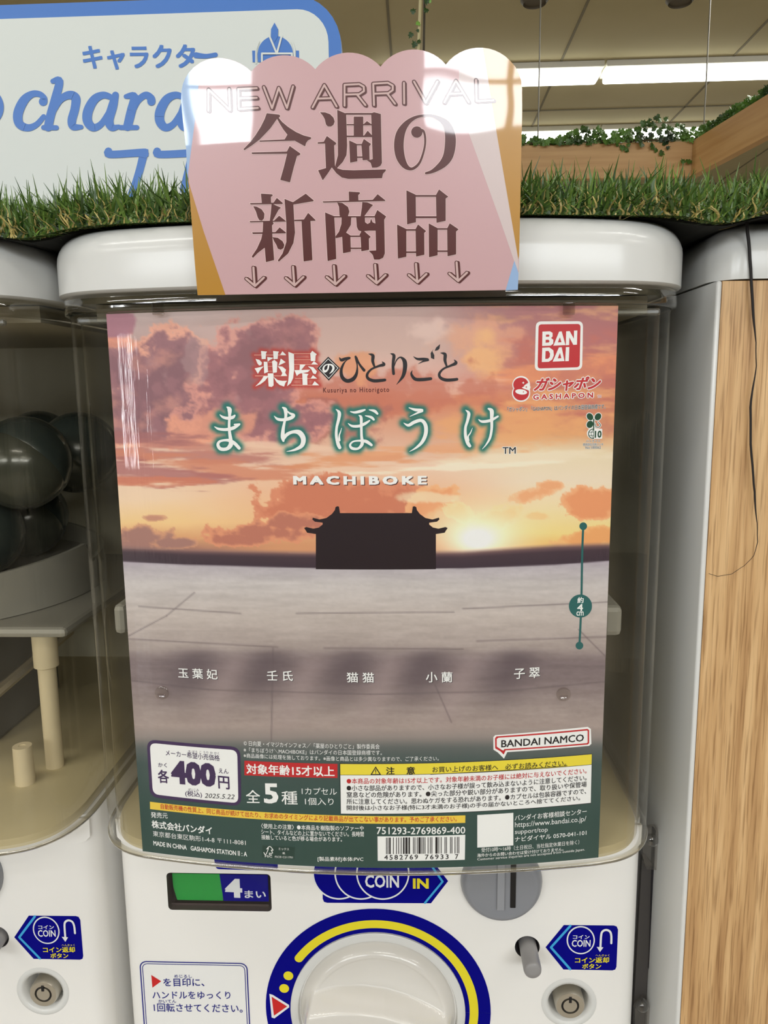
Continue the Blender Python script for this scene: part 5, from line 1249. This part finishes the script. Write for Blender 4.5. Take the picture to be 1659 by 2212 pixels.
L = [[(293, 620), (293, 430), (485, 615), (478, 425)], [(725, 418), (560, 425), (565, 605), (735, 595)], [(565, 510), (725, 505)], [(788, 408), (862, 598), (922, 415), (995, 596), (1050, 402)],
     [(1225, 590), (1330, 390), (1440, 582)], [(1275, 512), (1390, 508)]]
rr1 = [(18, 575), (18, 388), (150, 382), (190, 405), (192, 445), (150, 472), (22, 476)]
L2 = [rr1, [(130, 475), (205, 570)], [(282, 570), (275, 378), (405, 370), (450, 395), (450, 435), (410, 463), (283, 468)], [(400, 465), (470, 558)], [(550, 370), (552, 555)], [(640, 360), (745, 548), (850, 358)], [(912, 545), (1015, 352), (1130, 543)], [(960, 470), (1080, 465)], [(1195, 345), (1200, 535), (1350, 528)]]
for l in L+[[(x+1493, y) for x, y in q] for q in L2]:
    pr.ribbon('k|heading', [(x+11, y+8) for x, y in l], 30, lay=5, sc=S5s, smooth=False); pr.ribbon('k|heading', l, 38, lay=5, sc=S5s, smooth=False); pr.ribbon('t|heading', l, 17, lay=7, sc=S5s, smooth=False)
pr.build(sign, names, {'p': card_p, 'b': card_b, 'g': card_g, 'b2': card_b, 'g2': card_g, 'l': card_l, 'k': br_m, 'o': wl_m, 't': lt_m})
# card back, for thickness
bm = bmesh.new(); Ouv = [sg.uv(*p) for p in O]
f_ = [bm.verts.new(sg.P(u, v, 0.0)) for u, v in Ouv]; g_ = [bm.verts.new(sg.P(u, v, -0.0006)) for u, v in Ouv]
tri = tessellate_polygon([[Vector((u, v, 0)) for u, v in Ouv]])
for t_ in tri:
    try: bm.faces.new([g_[i] for i in t_])
    except ValueError: pass
for i in range(len(f_)): bm.faces.new((f_[i], g_[i], g_[(i+1) % len(f_)], f_[(i+1) % len(f_)]))
obj('card_back', bm, mat('card_edge', (228, 214, 214), 0.5), sign)

# ================================================================== end cabinet at the right
wood = mat('oak_laminate', (190, 148, 98), 0.45)
nt = wood.node_tree; b = nt.nodes['Principled BSDF']
tc = nt.nodes.new('ShaderNodeTexCoord')
def nz(scale, detail, dist=0.0):
    mp = nt.nodes.new('ShaderNodeMapping'); mp.inputs['Scale'].default_value = scale; n = nt.nodes.new('ShaderNodeTexNoise'); n.inputs['Scale'].default_value = 1; n.inputs['Detail'].default_value = detail; n.inputs['Distortion'].default_value = dist
    nt.links.new(tc.outputs['Object'], mp.inputs[0]); nt.links.new(mp.outputs[0], n.inputs[0]); return n
n1 = nz((170, 10, 7), 4, 0.6); n2 = nz((900, 10, 26), 3, 0.2)
r1_ = nt.nodes.new('ShaderNodeValToRGB'); e = r1_.color_ramp.elements
e[0].position = 0.30; e[0].color = (*s2l((176, 134, 88)), 1); e[1].position = 0.68; e[1].color = (*s2l((222, 184, 134)), 1); m3 = e.new(0.5); m3.color = (*s2l((204, 163, 113)), 1)
r2_ = nt.nodes.new('ShaderNodeValToRGB'); e = r2_.color_ramp.elements; e[0].position = 0.34; e[0].color = (0.50, 0.42, 0.34, 1); e[1].position = 0.50; e[1].color = (1, 1, 1, 1)
mx = nt.nodes.new('ShaderNodeMix'); mx.data_type = 'RGBA'; mx.blend_type = 'MULTIPLY'; mx.inputs[0].default_value = 0.75
nt.links.new(n1.outputs[0], r1_.inputs[0]); nt.links.new(n2.outputs[0], r2_.inputs[0]); nt.links.new(r1_.outputs[0], mx.inputs[6]); nt.links.new(r2_.outputs[0], mx.inputs[7]); nt.links.new(mx.outputs[2], b.inputs['Base Color'])
YC = 0.400
cpl = Plane(YC); xw = cpl.uv(1560, 603)[0]; xs_ = cpl.uv(1549, 603)[0]; zc = cpl.uv(1600, 603)[1]; zct = cpl.uv(1600, 476)[1]
cab = thing('end_cabinet', 'white-framed cabinet end with an oak-look front panel to the right of the machines', 'cabinet', (0.30, 0.55, CZ-1.3))
obj('side_frame', nbox(xs_, xw+0.0004, YC, 0.72, -CZ, zc-0.0004, bev=0.0014, seg=3), white_pl, cab, smooth=40)
obj('wood_panel', nbox(xw+0.0005, 0.50, YC+0.0006, 0.70, -CZ, zc-0.0006, bev=0.0003), wood, cab)
bm = nbox(xs_-0.0005, 0.52, YC-0.001, 0.72, zc, zct+0.001)
es = [e for e in bm.edges if not all(abs(v.co.z-CZ-zc) < 1e-5 for v in e.verts)]
bmesh.ops.bevel(bm, geom=es, offset=0.016, segments=7, profile=0.5, affect='EDGES')
obj('cap', bm, white_pl, cab, smooth=50)

# acrylic rail between the machine and the cabinet
rp = Plane(0.450)
rail = thing('acrylic_rail', 'narrow smoky clear rail with a black strip between the machine and the oak cabinet', 'rail', (0.15, 0.46, CZ-0.7))
def strip(pts, y, th, name, m_, par=rail):
    P_ = [Plane(y).uv(*p) for p in pts]; bm = bmesh.new()
    a_ = [bm.verts.new((u, y, v+CZ)) for u, v in P_]; b_ = [bm.verts.new((u, y+th, v+CZ)) for u, v in P_]
    bm.faces.new(a_); bm.faces.new(b_[::-1])
    for i in range(len(a_)): bm.faces.new((a_[i], b_[i], b_[(i+1) % len(a_)], a_[(i+1) % len(a_)]))
    bmesh.ops.recalc_face_normals(bm, faces=bm.faces[:]); return obj(name, bm, m_, par)
strip([(1388, 1840), (1412, 1872), (1372, 2600), (1345, 2600)], 0.452, 0.004, 'grey_plate', mat('rail_grey', (88, 84, 82), 0.5))
strip([(1411, 1790), (1424, 1800), (1428, 1830), (1409, 2180), (1395, 2600), (1378, 2600), (1399, 2180)], 0.451, 0.003, 'black_strip', mat('rail_black', (34, 32, 40), 0.4))
for (pts, ry) in (([(1392, 1790), (1418, 1788), (1430, 1815), (1428, 1880), (1396, 1878), (1388, 1850)], (1408, 1814)), ([(1372, 2180), (1390, 2160), (1410, 2182), (1408, 2400), (1372, 2400)], (1387, 2172))):
    bk = strip(pts, 0.4455, 0.004, 'bracket', clip_m)
    u, v = Plane(0.4455).uv(*ry)
    obj('rivet', lathe(bmesh.new(), [(0.0042, 0), (0.0038, 0.0018), (0.0025, 0.0030), (0.0005, 0.0034)], (u, 0.4455, v), '-y', 20), clear_mat('rivet_clear', (0.7, 0.7, 0.7), 3.0, 0.08), bk, smooth=60)

# loose black thread hanging down the cabinet
tp = [(1612, 470, 3.2), (1617, 520, 3.2), (1622, 580, 3.0), (1627, 680, 2.6), (1633, 740, 1.1), (1634, 790, 1.0), (1626, 840, 1.8), (1621, 880, 2.4), (1622, 960, 2.4), (1627, 1030, 2.2), (1631, 1080, 2.0), (1635, 1130, 0.9), (1637, 1170, 0.8), (1629, 1200, 0.6), (1608, 1222, 0.5), (1580, 1240, 0.5), (1550, 1245, 0.5), (1522, 1236, 0.5)]
thr = thing('loose_thread', 'black thread from the turf hanging down over the oak panel', 'thread', (0.165, YC-0.001, CZ+0.07))
pts3 = []; rad = []
for i in range(len(tp)-1):
    for t_ in (0, 0.33, 0.66):
        a_, b_ = tp[i], tp[i+1]; x = a_[0]*(1-t_)+b_[0]*t_+random.uniform(-.6, .6); y = a_[1]*(1-t_)+b_[1]*t_; w_ = a_[2]*(1-t_)+b_[2]*t_
        yy = YC-0.0022; u, v = Plane(yy).uv(x, y); pts3.append((u, yy, v)); rad.append(w_*0.000245)
obj('strand', tube(bmesh.new(), pts3, rad, 6), mat('thread_black', (26, 20, 20), 0.7), thr)

# ================================================================== artificial turf
turf = thing('artificial_turf', 'strip of artificial grass lying along the tops of the machines and the cabinet', 'turf', (0, 0.5, CZ+0.08))
def zbase(x, y):
    s_ = -0.0022*max(0, 1-(y-0.384)/0.02)
    for g, w_ in ((XC-0.166, 0.020), (XC+0.172, 0.016)): s_ += -0.0045*math.exp(-((x-g)/w_)**2)
    return 0.0800+s_+0.0008*math.sin(x*40)
bm = bmesh.new(); nx = 120; ny = 6; g_ = []
for j in range(ny+1):
    y = 0.394+(0.695-0.394)*j/ny; g_.append([bm.verts.new((-0.62+1.14*i/nx, y+0.0015*math.sin(i*1.7), zbase(-0.62+1.14*i/nx, y)+CZ)) for i in range(nx+1)])
for j in range(ny):
    for i in range(nx): bm.faces.new((g_[j][i], g_[j][i+1], g_[j+1][i+1], g_[j+1][i]))
r_ = bmesh.ops.extrude_face_region(bm, geom=bm.faces[:]); bmesh.ops.translate(bm, verts=[v for v in r_['geom'] if isinstance(v, bmesh.types.BMVert)], vec=(0, 0, 0.0016))
bmesh.ops.recalc_face_normals(bm, faces=bm.faces[:])
obj('backing', bm, mat('turf_backing', (20, 22, 18), 0.9), turf)
def blades(n, ylo, yhi, hlo, hhi, wlo, whi, lean, seed, curl=0.0, seg=4, zoff=0, ypow=1.0, droop=0.002):
    r = np.random.RandomState(seed); V_, F_ = [], []
    for i in range(n):
        x = r.uniform(-0.45, 0.42); y = ylo+(yhi-ylo)*r.rand()**ypow; h = r.uniform(hlo, hhi); w_ = r.uniform(wlo, whi)
        a = r.uniform(0, 2*math.pi); L = abs(r.normal(0, lean))
        dx, dy = math.cos(a)*L, math.sin(a)*L*0.7-0.10*r.rand(); wa = r.uniform(-0.7, 0.7); wx, wy = math.cos(wa)*w_/2, math.sin(wa)*w_/2
        p = np.array([x, y, zbase(x, y)+0.001+zoff*r.rand()]); d = np.array([dx*0.4, dy*0.4, 1.0]); b0 = len(V_)
        ph = r.uniform(0, 6.3); cf = r.uniform(2, 5)
        for s_ in range(seg+1):
            t_ = s_/seg; ww = (1-t_**2.2*0.92)
            V_.append((p[0]-wx*ww, p[1]-wy*ww, p[2]+CZ)); V_.append((p[0]+wx*ww, p[1]+wy*ww, p[2]+CZ))
            d = d+np.array([dx, dy, -0.35*L])*(1.0/seg)*1.3
            if curl: d = d+np.array([math.sin(ph+cf*t_*3)*curl, math.cos(ph*1.3+cf*t_*3)*curl, math.sin(ph*2+cf*t_*4)*curl])
            dn = d/np.linalg.norm(d); p = p+dn*h/seg
            lo_ = zbase(p[0], p[1])-(droop if p[1] < 0.392 else 0.001)
            if p[2] < lo_: p[2] = lo_
        for s_ in range(seg): F_.append((b0+2*s_, b0+2*s_+1, b0+2*s_+3, b0+2*s_+2))
    m_ = bpy.data.meshes.new('grass_blades'); m_.from_pydata(V_, [], F_); m_.update(); return m_
def grass_mat(name, c1, c2, rough=0.35):
    m_ = mat(name, c1, rough); nt_ = m_.node_tree; b_ = nt_.nodes['Principled BSDF']
    ge = nt_.nodes.new('ShaderNodeNewGeometry'); cr2 = nt_.nodes.new('ShaderNodeValToRGB')
    cr2.color_ramp.elements[0].color = (*s2l(c1), 1); cr2.color_ramp.elements[1].color = (*s2l(c2), 1)
    nt_.links.new(ge.outputs['Random Per Island'], cr2.inputs[0]); nt_.links.new(cr2.outputs[0], b_.inputs['Base Color']); return m_
gm = grass_mat('grass_green', (46, 78, 22), (112, 142, 60)); gm2 = grass_mat('grass_dark', (28, 58, 20), (84, 118, 50)); gy = grass_mat('grass_tan', (128, 112, 54), (204, 184, 112))
obj('grass_blades', blades(13000, 0.382, 0.46, 0.011, 0.026, 0.0009, 0.0019, 1.0, 1, curl=0.10, ypow=1.6), gm, turf, kind='stuff')
obj('dark_blades', blades(15000, 0.383, 0.50, 0.008, 0.022, 0.0009, 0.0017, 1.2, 2, curl=0.12, ypow=1.4), gm2, turf, kind='stuff')
obj('tall_blades', blades(520, 0.386, 0.44, 0.020, 0.032, 0.0010, 0.0019, 0.40, 3), gm, turf, kind='stuff')
obj('tan_fibres', blades(4200, 0.381, 0.42, 0.009, 0.020, 0.0006, 0.0011, 0.9, 4, curl=0.60, seg=10, ypow=1.5, droop=0.003), gy, turf, kind='stuff')
obj('edge_fibres', blades(2600, 0.381, 0.388, 0.006, 0.016, 0.0007, 0.0014, 2.2, 5, curl=0.40, seg=7, droop=0.0045), gm2, turf, kind='stuff')
bpy.context.view_layer.update()
